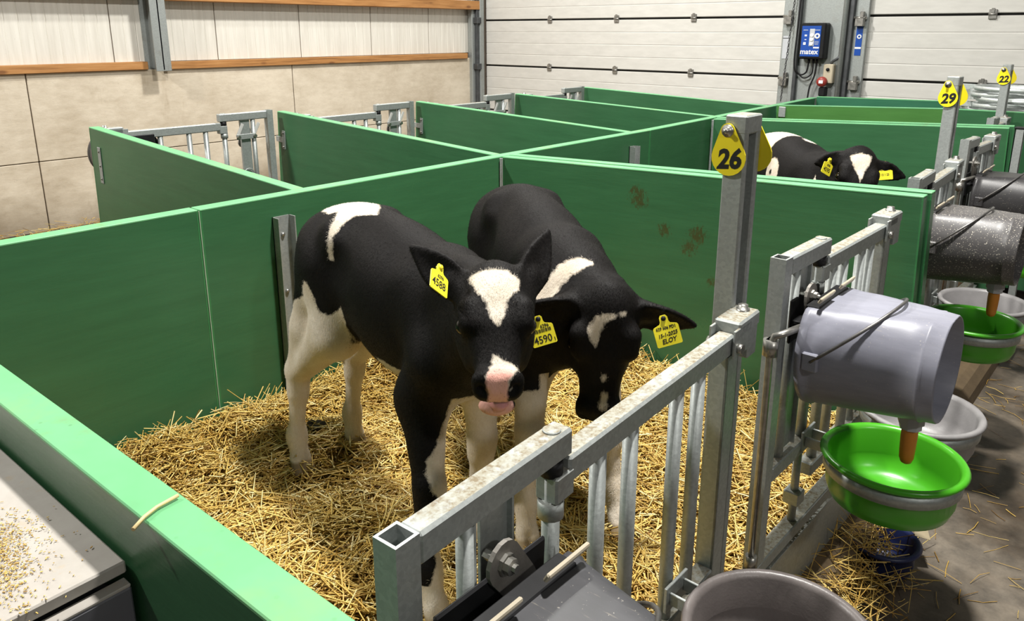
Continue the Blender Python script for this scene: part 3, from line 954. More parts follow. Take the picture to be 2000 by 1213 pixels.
def pail(label, loc, mat, rz=0.0, pitch=0.0, length=0.255, rm=0.138, rb=0.113, handle=1, seed=0):
    """pail lying on its side: mouth at local x=0 (gate side), base at x=length, flat back on top"""
    p = thing('teat_pail', label, 'pail', loc, rot=(0, pitch, rz), group='teat pails on the gates')
    def shp(x, y, z):        # lathe axis z -> local x ; flatten the top
        X, Y, Z = z, y, x
        f = max(0.0, min(1.0, z / length))
        lim = (0.70 + 0.24 * f) * (rm + (rb - rm) * f)
        if Z > lim:
            Z = lim + (Z - lim) * 0.06
        return (X, Y, Z)
    prof = [(rm - 0.004, 0.004), (rm - 0.004, -0.002), (rm + 0.005, -0.003), (rm + 0.006, 0.010), (rm + 0.001, 0.013), (rm, 0.03)]
    n = 6
    for i in range(1, n + 1):
        f = i / n
        prof.append((rm + (rb + 0.003 - rm) * f, 0.03 + (length - 0.065) * f))
    prof += [(rb + 0.0045, length - 0.033), (rb + 0.0045, length - 0.029), (rb + 0.001, length - 0.026), (rb - 0.001, length - 0.003), (rb - 0.003, length), (rb - 0.005, length - 0.001), (rb - 0.008, length - 0.036), (0.0, length - 0.038)]
    inner = [(rb - 0.008, length - 0.028), (0.0, length - 0.028)]
    body = MB().lathe(prof, 48, shape=shp).lathe([(rm - 0.004, 0.004), (rb - 0.006, length - 0.042), (0.0, length - 0.042)], 48, shape=shp).build('pail_body', mat, p)
    top = 0.70 * rm
    # moulded hooks / back plate at the mouth
    mb = MB()
    mb.box((-0.040, -0.095, top - 0.09), (-0.033, 0.095, top + 0.010), c=0.003)
    mb.box((-0.036, -0.090, top - 0.045), (0.0, 0.090, top - 0.035), c=0.002)
    mb.box((-0.008, -0.088, top - 0.04), (0.022, 0.088, top + 0.006), c=0.003)
    mb.build('hook_plate', BLACKP, p)
    for y in (-0.062, 0.062):
        M = Matrix.Translation((0.024, y, top + 0.022)) @ Matrix.Rotation(0.5, 4, 'Y')
        MB().box((-0.003, -0.040, -0.006), (0.003, 0.040, 0.008), c=0.002, M=M).build('hook_tab', M_TAB, p)
        M = Matrix.Translation((0.048, y * 0.8, top * 0.985))
        MB().lathe([(0.0, 0.0035), (0.026, 0.0035), (0.028, 0.0)], 20, M=M @ Matrix.Diagonal((1.0, 0.95, 1, 1)), smooth=False).build('moulded_hook', BLACKP, p)
    # handle lugs, wire handle folded over the flat top
    for s in (-1, 1):
        MB().box((0.012, s * (rm - 0.004) - 0.010, -0.022), (0.045, s * (rm - 0.004) + 0.010, 0.018), c=0.003).build('handle_lug', mat, p)
    pts = []
    R = rm + 0.004
    for i in range(21):
        a = PI * i / 20
        y = -R * math.cos(a)
        h = math.sin(a) ** 0.85
        pts.append((0.03 + 0.128 * h, y * (1.0 if i not in (0, 20) else 1.0), 0.0 + (top + 0.022) * h))
    MB().tube(pts, 0.0035, 8).build('wire_handle', m_simple('handle_wire', (0.16, 0.155, 0.15, 1), 0.4, 0.8, 0.3, 30), p)
    # valve nut and hanging teat under the base end
    M = Matrix.Translation((length - 0.055, 0.0, -(rb + 0.006) - 0.028))
    MB().lathe([(0.0, 0.034), (0.026, 0.034), (0.026, 0.012), (0.022, 0.010), (0.022, 0.0), (0.0, 0.0)], 8, M=M, smooth=False).build('valve_nut', m_simple('grey_valve_plastic', (0.42, 0.43, 0.45, 1), 0.4), p)
    MB().lathe([(0.016, 0.002), (0.0165, -0.02), (0.0155, -0.05), (0.0145, -0.068), (0.011, -0.079), (0.005, -0.083), (0.0, -0.084)], 18, M=M).build('rubber_teat', M_TEAT, p)
    return p
P_LIGHT = m_pail('light_grey_pail', srgb(132, 133, 145))
P_DARK = m_pail('dark_grey_pail', srgb(62, 62, 65))
P_SPECK = m_pail('speckled_grey_pail', srgb(82, 80, 80), 1.0)
P_BLACK = m_pail('charcoal_pail', srgb(52, 51, 52), 0.2)
pail('dark grey pail at the bottom frame edge, hung on the nearest gate', (-0.490, 0.560, 0.830), P_DARK, rz=0.0, pitch=0.03)
pail('light grey pail hanging beside post 26 with an orange teat', (-0.535, 1.640, 0.893), P_LIGHT, rz=0.0, pitch=-0.01)
pail('speckled dark grey pail hanging beyond the soiled partition', (-0.580, 2.755, 0.895), P_SPECK, rz=0.0)
pail('charcoal pail hanging on the gate right of post 29', (-0.645, 3.80, 0.86), P_BLACK)
pail('dark pail on the wall-side gate, partly hidden by the nearest wall-side partition', (-3.75, 1.53, 0.97), P_BLACK, rz=PI)

# ------------------------------------------------------------------ bowls in hoops
def bowl(label, x, y, z, R, mat, depth=0.12, rb=None, group=None):
    """round feeding bowl, rim at height z"""
    rb = rb or R * 0.78
    b = thing('feed_bowl', label, 'bowl', (x, y, z - depth), group=group or 'feed bowls in hoops')
    h = depth
    prof = [(0.0, 0.0), (rb * 0.8, 0.0), (rb, 0.005), (R * 0.875, 0.013), (R * 0.94, 0.038), (R - 0.006, h - 0.014), (R + 0.006, h - 0.013), (R + 0.010, h - 0.007), (R + 0.005, h), (R - 0.004, h - 0.001), (R - 0.010, h - 0.010), (R * 0.915, 0.052), (R * 0.85, 0.025), (rb - 0.004, 0.010), (rb * 0.8, 0.006), (0.0, 0.006)]
    MB().lathe(prof, 48).build('bowl_shell', mat, b)
    return b
M_LIME = m_simple('bright_green_plastic', srgb(68, 158, 30), 0.30, 0, 0.05, 3)
M_GBOWL = m_simple('grey_bowl_plastic', srgb(128, 126, 126), 0.42, 0, 0.12, 14, 0.1)
M_DBOWL = m_simple('dark_grey_bowl_plastic', srgb(96, 90, 88), 0.38, 0, 0.15, 14, 0.1)
M_BLUEB = m_simple('dark_blue_plastic', srgb(24, 34, 74), 0.4)
bowl('dark grey bowl at the bottom frame edge, below post 26', -0.362, 1.075, 0.60, 0.150, M_DBOWL)
bowl('bright green bowl under the light grey pail', -0.372, 1.705, 0.640, 0.142, M_LIME)
bowl('grey bowl half hidden behind the nearest green bowl', -0.405, 2.075, 0.60, 0.142, M_GBOWL)
bowl('bright green bowl under the speckled pail', -0.437, 2.825, 0.622, 0.140, M_LIME)
bowl('grey bowl behind the second green bowl', -0.462, 3.15, 0.595, 0.142, M_GBOWL)
bowl('bright green bowl cut by the right frame edge', -0.410, 3.93, 0.635, 0.140, M_LIME)
blue = bowl('dark blue bowl standing on the floor under loose straw', -0.475, 2.20, 0.105, 0.095, M_BLUEB, depth=0.10, group='floor bowls')
def hoop(label, x, y, z, R, gx):
    h = thing('bowl_hoop', label, 'hoop', (x, y, z - 0.045))
    MB().lathe([(R * 0.965, 0.0), (R * 0.975 + 0.004, 0.0), (R + 0.0015, 0.028), (R - 0.003, 0.028), (R * 0.965, 0.0)], 48).build('hoop_band', PLATE, h)
    dx = gx - x
    MB().box((dx, -0.02, 0.002), (-R * 0.97, -0.015, 0.027), c=0.001).box((dx, 0.03, 0.002), (-R * 0.97, 0.035, 0.027), c=0.001).box((dx - 0.006, -0.03, -0.012), (dx, 0.045, 0.04), c=0.001).build('hoop_arm', GALV_CLEAN, h)
    return h
hoop('galvanised hoop around the bright green bowl under the light grey pail', -0.372, 1.705, 0.640, 0.142, -0.56)
hoop('galvanised hoop holding the grey bowl behind the nearest green bowl', -0.405, 2.075, 0.60, 0.142, -0.555)
hoop('galvanised hoop around the second green bowl', -0.437, 2.825, 0.622, 0.140, -0.615)
hoop('galvanised hoop holding the grey bowl behind the second green bowl', -0.462, 3.15, 0.595, 0.142, -0.625)
hoop('galvanised hoop holding the dark bowl at the bottom frame edge', -0.362, 1.075, 0.60, 0.150, -0.555)
hoop('galvanised hoop around the green bowl at the right frame edge', -0.410, 3.93, 0.635, 0.140, -0.67)

# ------------------------------------------------------------------ spare hoops piled at the far end
st = tag(MB().box((-1.12, 5.42, 0.0), (-0.42, 5.98, 1.055), c=0.01).build('storage_crate', m_simple('grey_crate', (0.22, 0.22, 0.22, 1), 0.6)), 'grey crate behind the far green partition, under the spare hoops', 'crate')
M_SHINY = m_galv('bright_galvanised_band', 0.62, 0.0, 0.38, 0.55)
lbs = ['lowest', 'second lowest', 'middle', 'second highest', 'topmost']
for i in range(5):
    R = 0.20 + 0.012 * (i % 3)
    h = thing('spare_hoop', '%s galvanised hoop in the pile behind post 22' % lbs[i], 'hoop', (-0.86 + 0.03 * ((i * 7) % 3 - 1), 5.66 + 0.02 * (i % 2), 1.070 + 0.034 * i), rot=(0.02 * ((i % 3) - 1), 0.02 * ((i % 2) * 2 - 1), 0.7 * i), group='spare hoops at the far end')
    MB().lathe([(R - 0.004, -0.014), (R, -0.014), (R + 0.003, 0.014), (R - 0.001, 0.014), (R - 0.004, -0.014)], 40).build('hoop_band', M_SHINY, h)
    h.rotation_euler[2] = [2.6, 3.0, 2.9, 2.7, 3.1][i]
    MB().box((R, -0.05, -0.013), (R + 0.10, -0.044, 0.013), c=0.001).box((R, 0.044, -0.013), (R + 0.10, 0.05, 0.013), c=0.001).box((R + 0.09, -0.06, -0.016), (R + 0.096, 0.06, 0.016), c=0.001).build('hoop_arm', M_SHINY, h)

# ------------------------------------------------------------------ grey feed box at the lower left
M_BOXT = NT('dusty_cream_lid')
_v = M_BOXT.coords()
_c = M_BOXT.ramp(M_BOXT.noise(_v, 6, 6, 0.7), [(0.3, srgb(146, 140, 132)), (0.7, srgb(170, 165, 158))])
_d = M_BOXT.ramp(M_BOXT.noise(_v, 30, 5, 0.7), [(0.58, BW(0)), (0.75, BW(1))])
M_BOXT.color(M_BOXT.mix(M_BOXT.math('MULTIPLY', _d, 0.5), _c, srgb(170, 148, 112)))
M_BOXT.set(Roughness=0.6)
M_BOXT = M_BOXT.m
bx = thing('feed_box', 'grey feed box with a dusty cream lid, lower left corner', 'box', (-0.78, 0.256, 0), 0.0375)
MB().box((-1.0, -0.70, 0.985), (0.0, 0.0, 1.0), c=0.002).build('lid', M_BOXT, bx)
MB().box((-1.0, -0.70, 0.0), (-0.006, -0.012, 0.965), c=0.003).build('body', BLACKP, bx)
MB().box((-0.004, -0.70, 0.02), (0.012, -0.002, 0.975), c=0.002).build('side_board', m_simple('grey_laminate', srgb(92, 92, 98), 0.45), bx)
MB().box((-0.004, -0.70, 0.975), (0.0118, -0.0025, 0.979), c=0.001).build('board_edge', M_BOXT, bx)

# ================================================================== CALVES
def smin(a, b, k):
    h = np.maximum(k - np.abs(a - b), 0.0) / k
    return np.minimum(a, b) - h * h * k * 0.25

def smax(a, b, k):
    return -smin(-a, -b, k)

def rcone(P, a, b, ra, rb):
    a = np.asarray(a, np.float32); b = np.asarray(b, np.float32)
    ba = b - a
    pa = P - a
    h = np.clip(pa @ ba / max(1e-9, float(ba @ ba)), 0, 1)
    q = pa - h[:, None] * ba
    return np.sqrt((q * q).sum(1)) - (ra + (rb - ra) * h)

def ellip(P, c, r, R=None):
    q = P - np.asarray(c, np.float32)
    if R is not None:
        q = q @ R           # R columns = axes
    r = np.asarray(r, np.float32)
    k0 = np.sqrt(((q / r) ** 2).sum(1))
    k1 = np.sqrt(((q / (r * r)) ** 2).sum(1)) + 1e-9
    return k0 * (k0 - 1.0) / k1

def cinterp(x, xs, ys):
    """smooth monotone-ish interpolation (Catmull-Rom tangents)"""
    xs = np.asarray(xs, float); ys = np.asarray(ys, float)
    m = np.gradient(ys, xs)
    i = np.clip(np.searchsorted(xs, x) - 1, 0, len(xs) - 2)
    h = xs[i + 1] - xs[i]
    t = np.clip((x - xs[i]) / h, 0, 1)
    t2, t3 = t * t, t * t * t
    return ((2 * t3 - 3 * t2 + 1) * ys[i] + (t3 - 2 * t2 + t) * h * m[i] + (-2 * t3 + 3 * t2) * ys[i + 1] + (t3 - t2) * h * m[i + 1]).astype(np.float32)

def profile_sdf(x, y, z, tab, p=2.0):
    """body swept along x: tab rows (x, half width, top, bottom)"""
    xs = [r[0] for r in tab]
    xc = np.clip(x, xs[0], xs[-1])
    w = cinterp(xc, xs, [r[1] for r in tab])
    t = cinterp(xc, xs, [r[2] for r in tab])
    b = cinterp(xc, xs, [r[3] for r in tab])
    c = (t + b) / 2
    h = (t - b) / 2
    r = ((np.abs(y) / w) ** p + (np.abs(z - c) / h) ** p) ** (1.0 / p)
    d = (r - 1.0) * np.minimum(w, h) * 0.95
    dx = np.maximum(np.maximum(xs[0] - x, x - xs[-1]), 0)
    return np.where(dx > 0, np.sqrt(np.maximum(d, 0) ** 2 + dx ** 2) + np.minimum(d, 0) * 0, d)

TORSO = [(-0.435, 0.030, 0.655, 0.590), (-0.41, 0.080, 0.715, 0.52), (-0.36, 0.105, 0.750, 0.47), (-0.28, 0.120, 0.772, 0.455), (-0.20, 0.116, 0.780, 0.452),
         (-0.10, 0.122, 0.775, 0.425), (0.0, 0.132, 0.765, 0.400), (0.10, 0.128, 0.745, 0.395), (0.20, 0.110, 0.732, 0.400), (0.28, 0.100, 0.715, 0.415), (0.34, 0.082, 0.685, 0.45), (0.385, 0.04, 0.64, 0.52)]
HEAD = [(-0.035, 0.030, -0.028, -0.075), (-0.010, 0.054, 0.000, -0.105), (0.030, 0.064, 0.012, -0.120), (0.075, 0.0665, 0.013, -0.130), (0.115, 0.064, 0.006, -0.128), (0.155, 0.0515, -0.006, -0.112),
        (0.195, 0.0425, -0.016, -0.096), (0.230, 0.0405, -0.022, -0.090), (0.258, 0.0415, -0.027, -0.090), (0.280, 0.0385, -0.036, -0.090), (0.293, 0.030, -0.050, -0.084)]

class Calf:
    def __init__(s, head_o, head_R, hind, fore, ears, neck_mid=None, jaw=0.0, neck_base=(0.235, 0, 0.615), hs=1.0, sx=0.9, face=0.80):
        """all in calf space: x forward, y left, z up, ground z=0; hind/fore: hoof positions (left, right)"""
        s.o = np.asarray(head_o, np.float32)
        s.R = np.asarray(head_R, np.float32)       # columns hx hy hz
        s.jaw = jaw
        s.hs = hs
        s.face = face
        s.sx = sx
        s.ears = ears
        s.prims = []
        A = s.prims.append
        for sg, hf in ((1, hind[0]), (-1, hind[1])):
            hx, hy = hf[0], hf[1]
            hz = hf[2] if len(hf) > 2 else 0.0
            dx, dy = hx + 0.345 * sx, hy - sg * 0.085
            J = lambda x, y, z, f: (x * sx + dx * f, sg * y + dy * f, z + hz * f)
            A((J(-0.34, 0.050, 0.65, 0.0), J(-0.385, 0.080, 0.43, 0.2), 0.076, 0.048, 0.05))      # buttock
            A((J(-0.28, 0.058, 0.60, 0.0), J(-0.215, 0.084, 0.44, 0.1), 0.086, 0.058, 0.05))      # thigh to stifle
            A((J(-0.235, 0.084, 0.44, 0.1), J(-0.385, 0.088, 0.285, 0.55), 0.062, 0.032, 0.04))   # gaskin
            A((J(-0.36, 0.088, 0.42, 0.3), J(-0.420, 0.088, 0.290, 0.55), 0.045, 0.021, 0.03))    # tendon to hock point
            A((J(-0.400, 0.088, 0.285, 0.55), J(-0.385, 0.088, 0.225, 0.65), 0.031, 0.027, 0.02)) # hock
            A((J(-0.388, 0.088, 0.24, 0.62), J(-0.372, 0.087, 0.095, 0.88), 0.0255, 0.0205, 0.02))# cannon
            A((J(-0.372, 0.087, 0.098, 0.88), J(-0.368, 0.087, 0.085, 0.9), 0.0275, 0.0265, 0.02))# fetlock
            A((J(-0.366, 0.087, 0.085, 0.9), J(-0.345, 0.085, 0.045, 0.97), 0.023, 0.026, 0.015))
            for c in (-1, 1):
                A((J(-0.338, 0.085 + c * 0.0125, 0.040, 1.0), J(-0.318, 0.085 + c * 0.013, 0.008, 1.0), 0.0165, 0.0205, 0.006))
            A((J(-0.215, 0.080, 0.720, 0), J(-0.19, 0.085, 0.695, 0), 0.026, 0.026, 0.05))           # hook bone
        for sg, hf in ((1, fore[0]), (-1, fore[1])):
            hx, hy = hf[0], hf[1]
            hz = hf[2] if len(hf) > 2 else 0.0
            dx, dy = hx - 0.265 * sx, hy - sg * 0.080
            J = lambda x, y, z, f: (x * sx + dx * f, sg * y + dy * f, z + hz * f)
            A((J(0.17, 0.050, 0.66, 0), J(0.285, 0.072, 0.53, 0.05), 0.050, 0.062, 0.05))           # scapula
            A((J(0.285, 0.072, 0.52, 0.05), J(0.205, 0.078, 0.425, 0.2), 0.062, 0.052, 0.05))       # upper arm
            A((J(0.215, 0.080, 0.44, 0.2), J(0.245, 0.082, 0.255, 0.55), 0.054, 0.031, 0.04))       # forearm
            A((J(0.247, 0.081, 0.265, 0.55), J(0.246, 0.081, 0.225, 0.62), 0.0335, 0.031, 0.02))    # knee
            A((J(0.244, 0.081, 0.225, 0.62), J(0.240, 0.080, 0.100, 0.88), 0.0255, 0.0205, 0.02))   # cannon
            A((J(0.240, 0.080, 0.102, 0.88), J(0.243, 0.080, 0.088, 0.9), 0.0275, 0.0265, 0.02))
            A((J(0.243, 0.080, 0.088, 0.9), J(0.262, 0.080, 0.045, 0.97), 0.0225, 0.0255, 0.015))
            for c in (-1, 1):
                A((J(0.270, 0.080 + c * 0.0125, 0.040, 1.0), J(0.290, 0.080 + c * 0.013, 0.008, 1.0), 0.0165, 0.0205, 0.006))
        # tail
        A(((-0.41 * sx, 0, 0.715), (-0.445 * sx, 0.0, 0.62), 0.020, 0.016, 0.02))
        A(((-0.445 * sx, 0.0, 0.62), (-0.452 * sx, 0.012, 0.36), 0.015, 0.012, 0.01))
        A(((-0.452 * sx, 0.012, 0.36), (-0.45 * sx, 0.02, 0.27), 0.020, 0.006, 0.01))
        # neck: crest and throat lines to the head
        H = lambda x, y, z: tuple(s.o + s.R @ np.array([x if x < 0.1 else 0.1 + (x - 0.1) * face, y, z], np.float32) * hs)
        crest_t = H(0.012, 0, -0.040)
        thr_t = H(0.060, 0, -0.090)
        nb = np.array(neck_base)
        up = nb + np.array([-0.06, 0, 0.035])
        lo = nb + np.array([0.035, 0, -0.065])
        if neck_mid is None:
            mu = (up + np.array(crest_t)) / 2
            ml = (lo + np.array(thr_t)) / 2
        else:
            mu = np.array(neck_mid) + np.array([0, 0, 0.035])
            ml = np.array(neck_mid) + np.array([0, 0, -0.045])
        A((tuple(up), tuple(mu), 0.068, 0.056, 0.06))
        A((tuple(mu), crest_t, 0.060, 0.052, 0.05))
        A((tuple(lo), tuple(ml), 0.096, 0.074, 0.06))
        A((tuple(ml), thr_t, 0.074, 0.056, 0.05))
        s.H = H
        pts = np.array([p for pr in s.prims for p in (pr[0], pr[1])] + [H(0.30, 0, -0.06)] + [H(*e['base']) + s.R @ np.array(e['dir'], np.float32) * e['len'] for e in ears])
        s.lo = np.minimum(pts.min(0) - 0.11, np.array([-0.50, -0.2, -0.03]))
        s.hi = np.maximum(pts.max(0) + 0.11, np.array([0.40, 0.2, 0.82]))
        s.lo[2] = -0.03
    def toq(s, P):
        q = ((P - s.o) @ s.R / s.hs).astype(np.float32)
        q[:, 0] = np.where(q[:, 0] > 0.1, 0.1 + (q[:, 0] - 0.1) / s.face, q[:, 0])
        return q
    def __call__(s, P):
        P = P.astype(np.float32)
        d = profile_sdf(P[:, 0] / s.sx, P[:, 1], P[:, 2], TORSO, 2.15)
        for a, b, ra, rb, k in s.prims:
            lo = np.minimum(a, b) - max(ra, rb) - 0.09
            hi = np.maximum(a, b) + max(ra, rb) + 0.09
            m = ((P > lo) & (P < hi)).all(1)
            if m.any():
                d[m] = smin(d[m], rcone(P[m], a, b, ra, rb), k)
        # hollow in front of the hips
        for sg in (1, -1):
            m = (np.abs(P[:, 0] + 0.12) < 0.12) & (P[:, 2] > 0.5) & (P[:, 1] * sg > 0)
            if m.any():
                d[m] = smax(d[m], -ellip(P[m], (-0.115, sg * 0.168, 0.655), (0.06, 0.05, 0.065)), 0.04)
        # head
        q = s.toq(P)
        m = (q > np.array([-0.16, -0.26, -0.25])).all(1) & (q < np.array([0.40, 0.26, 0.26])).all(1)
        if m.any():
            Q = q[m]
            x, y, z = Q.T
            h = profile_sdf(x, y, z, HEAD, 2.45)
            for sg in (1, -1):
                h = smin(h, rcone(Q, (0.072, sg * 0.050, -0.006), (0.108, sg * 0.050, -0.016), 0.022, 0.020), 0.02)   # brow
                h = smin(h, rcone(Q, (0.055, sg * 0.040, -0.090), (0.150, sg * 0.030, -0.095), 0.032, 0.028), 0.03)   # cheek
                h = smin(h, rcone(Q, (0.258, sg * 0.024, -0.045), (0.275, sg * 0.022, -0.058), 0.0195, 0.0175), 0.02)   # nostril wing
            h = smin(h, ellip(Q, (0.012, 0, 0.002), (0.045, 0.040, 0.018)), 0.03)                                    # poll tuft
            # lower jaw
            cj, sj = math.cos(s.jaw), math.sin(s.jaw)
            jx, jz = 0.13, -0.105
            jq = lambda u, w: (jx + u * cj + w * sj, 0, jz - u * sj + w * cj)
            h = smin(h, rcone(Q, jq(-0.03, 0.0), jq(0.135, 0.004), 0.034, 0.0215), 0.018)
            h = smin(h, ellip(Q, jq(0.135, 0.006), (0.028, 0.035, 0.019)), 0.012)
            # mouth slit, nostrils, eye sockets
            slit = np.maximum(np.abs(z - (-0.0885 - 0.02 * (x < 0.2))) - 0.0025, np.maximum(0.225 - x, 0))
            slit = np.maximum(slit, -(0.045 - np.abs(y)) * -1.0 * 0 + np.abs(y) - 0.05)
            h = smax(h, -slit, 0.004)
            for sg in (1, -1):
                h = smax(h, -rcone(Q, (0.292, sg * 0.0245, -0.052), (0.278, sg * 0.031, -0.046), 0.0085, 0.0075), 0.006)
                h = smax(h, -ellip(Q, (0.096, sg * 0.0775, -0.027), (0.021, 0.017, 0.014)), 0.010)
            # ears
            for e in s.ears:
                u = np.array(e['dir'], np.float32); u /= np.linalg.norm(u)
                n = np.array(e['n'], np.float32); n -= u * (n @ u); n /= np.linalg.norm(n)
                v = np.cross(n, u)
                E = Q - np.array(e['base'], np.float32)
                a = E @ u; b = E @ v; c = E @ n
                Lh = e['len']
                t = np.clip(a / Lh, 0.0, 1.0)
                wd = e['w'] * (np.maximum(np.sin(PI * np.clip(t ** 0.75 * 0.90 + 0.10, 0, 1)), 0) ** 0.9) + 0.004
                curve = e.get('cup', 9.0) * b * b + e.get('bend', 0.0) * t * t
                th = 0.0085 - 0.003 * t
                db = np.abs(b) - wd
                dc = np.abs(c - curve) - th
                da = np.maximum(a - Lh, -a - 0.02)
                ear = np.maximum(np.maximum(db, dc * 0.9), da)
                ear = smax(smax(db, dc * 0.85, 0.01), da, 0.008)
                ear = smin(ear, rcone(Q, np.array(e['base']) - 0.02 * u, np.array(e['base']) + 0.03 * u, 0.024, 0.017), 0.02)
                h = smin(h, ear, 0.018)
            d[m] = smin(d[m], h * s.hs, 0.035)
        return d

def surface_net(f, lo, hi, h):
    """dual mesh of the zero set of f on a grid of pitch h, evaluated only near the surface"""
    n = np.ceil((hi - lo) / h).astype(int) + 1
    B = 8
    nb = -(-n // B)
    n = nb * B + 1
    V = np.full(n, 1.0, np.float32)
    bi = np.stack(np.meshgrid(*[np.arange(k) for k in nb], indexing='ij'), -1).reshape(-1, 3)
    ctr = lo + (bi * B + B / 2) * h
    dc = f(ctr)
    keep = np.abs(dc) < B * h * 0.87 + 0.012
    for b, dv in zip(bi[~keep], dc[~keep]):
        if dv < 0:
            V[b[0] * B:b[0] * B + B + 1, b[1] * B:b[1] * B + B + 1, b[2] * B:b[2] * B + B + 1] = -1.0
    g = np.stack(np.meshgrid(*[np.arange(B + 1)] * 3, indexing='ij'), -1).reshape(-1, 3)
    kb = bi[keep]
    for i in range(0, len(kb), 400):
        idx = (kb[i:i + 400, None, :] * B + g[None]).reshape(-1, 3)
        V[idx[:, 0], idx[:, 1], idx[:, 2]] = f(lo + idx * h)
    S = V < 0
    c = np.zeros(n - 1, np.int8)
    for a in (0, 1):
        for b in (0, 1):
            for e in (0, 1):
                c += S[a:n[0] - 1 + a, b:n[1] - 1 + b, e:n[2] - 1 + e]
    act = np.argwhere((c > 0) & (c < 8))
    ID = np.full(n - 1, -1, np.int32)
    ID[act[:, 0], act[:, 1], act[:, 2]] = np.arange(len(act))
    acc = np.zeros((len(act), 3)); cnt = np.zeros(len(act))
    cor = [(a, b, e) for a in (0, 1) for b in (0, 1) for e in (0, 1)]
    for i, p in enumerate(cor):
        for q in cor[i + 1:]:
            if sum(abs(p[k] - q[k]) for k in range(3)) != 1:
                continue
            vp = V[act[:, 0] + p[0], act[:, 1] + p[1], act[:, 2] + p[2]]
            vq = V[act[:, 0] + q[0], act[:, 1] + q[1], act[:, 2] + q[2]]
            m = (vp < 0) != (vq < 0)
            t = np.where(m, vp / np.where(m, vp - vq, 1), 0)
            acc[m] += (np.array(p) + t[:, None] * (np.array(q) - np.array(p)))[m]
            cnt[m] += 1
    verts = lo + (act + acc / cnt[:, None]) * h
    faces = []
    for ax in range(3):
        u, v = (ax + 1) % 3, (ax + 2) % 3
        sl0 = [slice(1, n[k] - 1) for k in range(3)]; sl1 = list(sl0)
        sl0[ax] = slice(0, n[ax] - 1); sl1[ax] = slice(1, n[ax])
        A, Bq = S[tuple(sl0)], S[tuple(sl1)]
        e = np.argwhere(A != Bq)
        inside = A[e[:, 0], e[:, 1], e[:, 2]]
        off = np.array([1, 1, 1]); off[ax] = 0
        e = e + off
        def cell(du, dv):
            q = e.copy(); q[:, u] -= du; q[:, v] -= dv
            return ID[q[:, 0], q[:, 1], q[:, 2]]
        quad = np.stack([cell(1, 1), cell(0, 1), cell(0, 0), cell(1, 0)], 1)
        quad[~inside] = quad[~inside][:, ::-1]
        faces.append(quad)
    F = np.concatenate(faces)
    return verts, F[(F >= 0).all(1)]

def fast_mesh(name, V, F, mats):
    """mesh from numpy arrays of equal-sided faces"""
    me = bpy.data.meshes.new(name)
    k = F.shape[1]
    me.vertices.add(len(V))
    me.vertices.foreach_set('co', np.ascontiguousarray(V, np.float32).ravel())
    me.loops.add(F.size)
    me.loops.foreach_set('vertex_index', np.ascontiguousarray(F, np.int32).ravel())
    me.polygons.add(len(F))
    me.polygons.foreach_set('loop_start', np.arange(0, F.size, k, dtype=np.int32))
    me.polygons.foreach_set('loop_total', np.full(len(F), k, np.int32))
    me.update(calc_edges=True)
    for m in mats:
        me.materials.append(m)
    return me

def poly_sd(px, py, poly):
    """signed distance to polygon, positive inside"""
    poly = np.asarray(poly, float)
    d = np.full(len(px), 1e9)
    ins = np.zeros(len(px), bool)
    for i in range(len(poly)):
        a, b = poly[i], poly[(i + 1) % len(poly)]
        e = b - a
        wx, wy = px - a[0], py - a[1]
        t = np.clip((wx * e[0] + wy * e[1]) / max(1e-12, e @ e), 0, 1)
        d = np.minimum(d, (wx - e[0] * t) ** 2 + (wy - e[1] * t) ** 2)
        c1 = py >= a[1]; c2 = py < b[1]; cr = e[0] * wy > e[1] * wx
        ins ^= (c1 & c2 & cr) | (~c1 & ~c2 & ~cr)
    return np.where(ins, 1, -1) * np.sqrt(d)

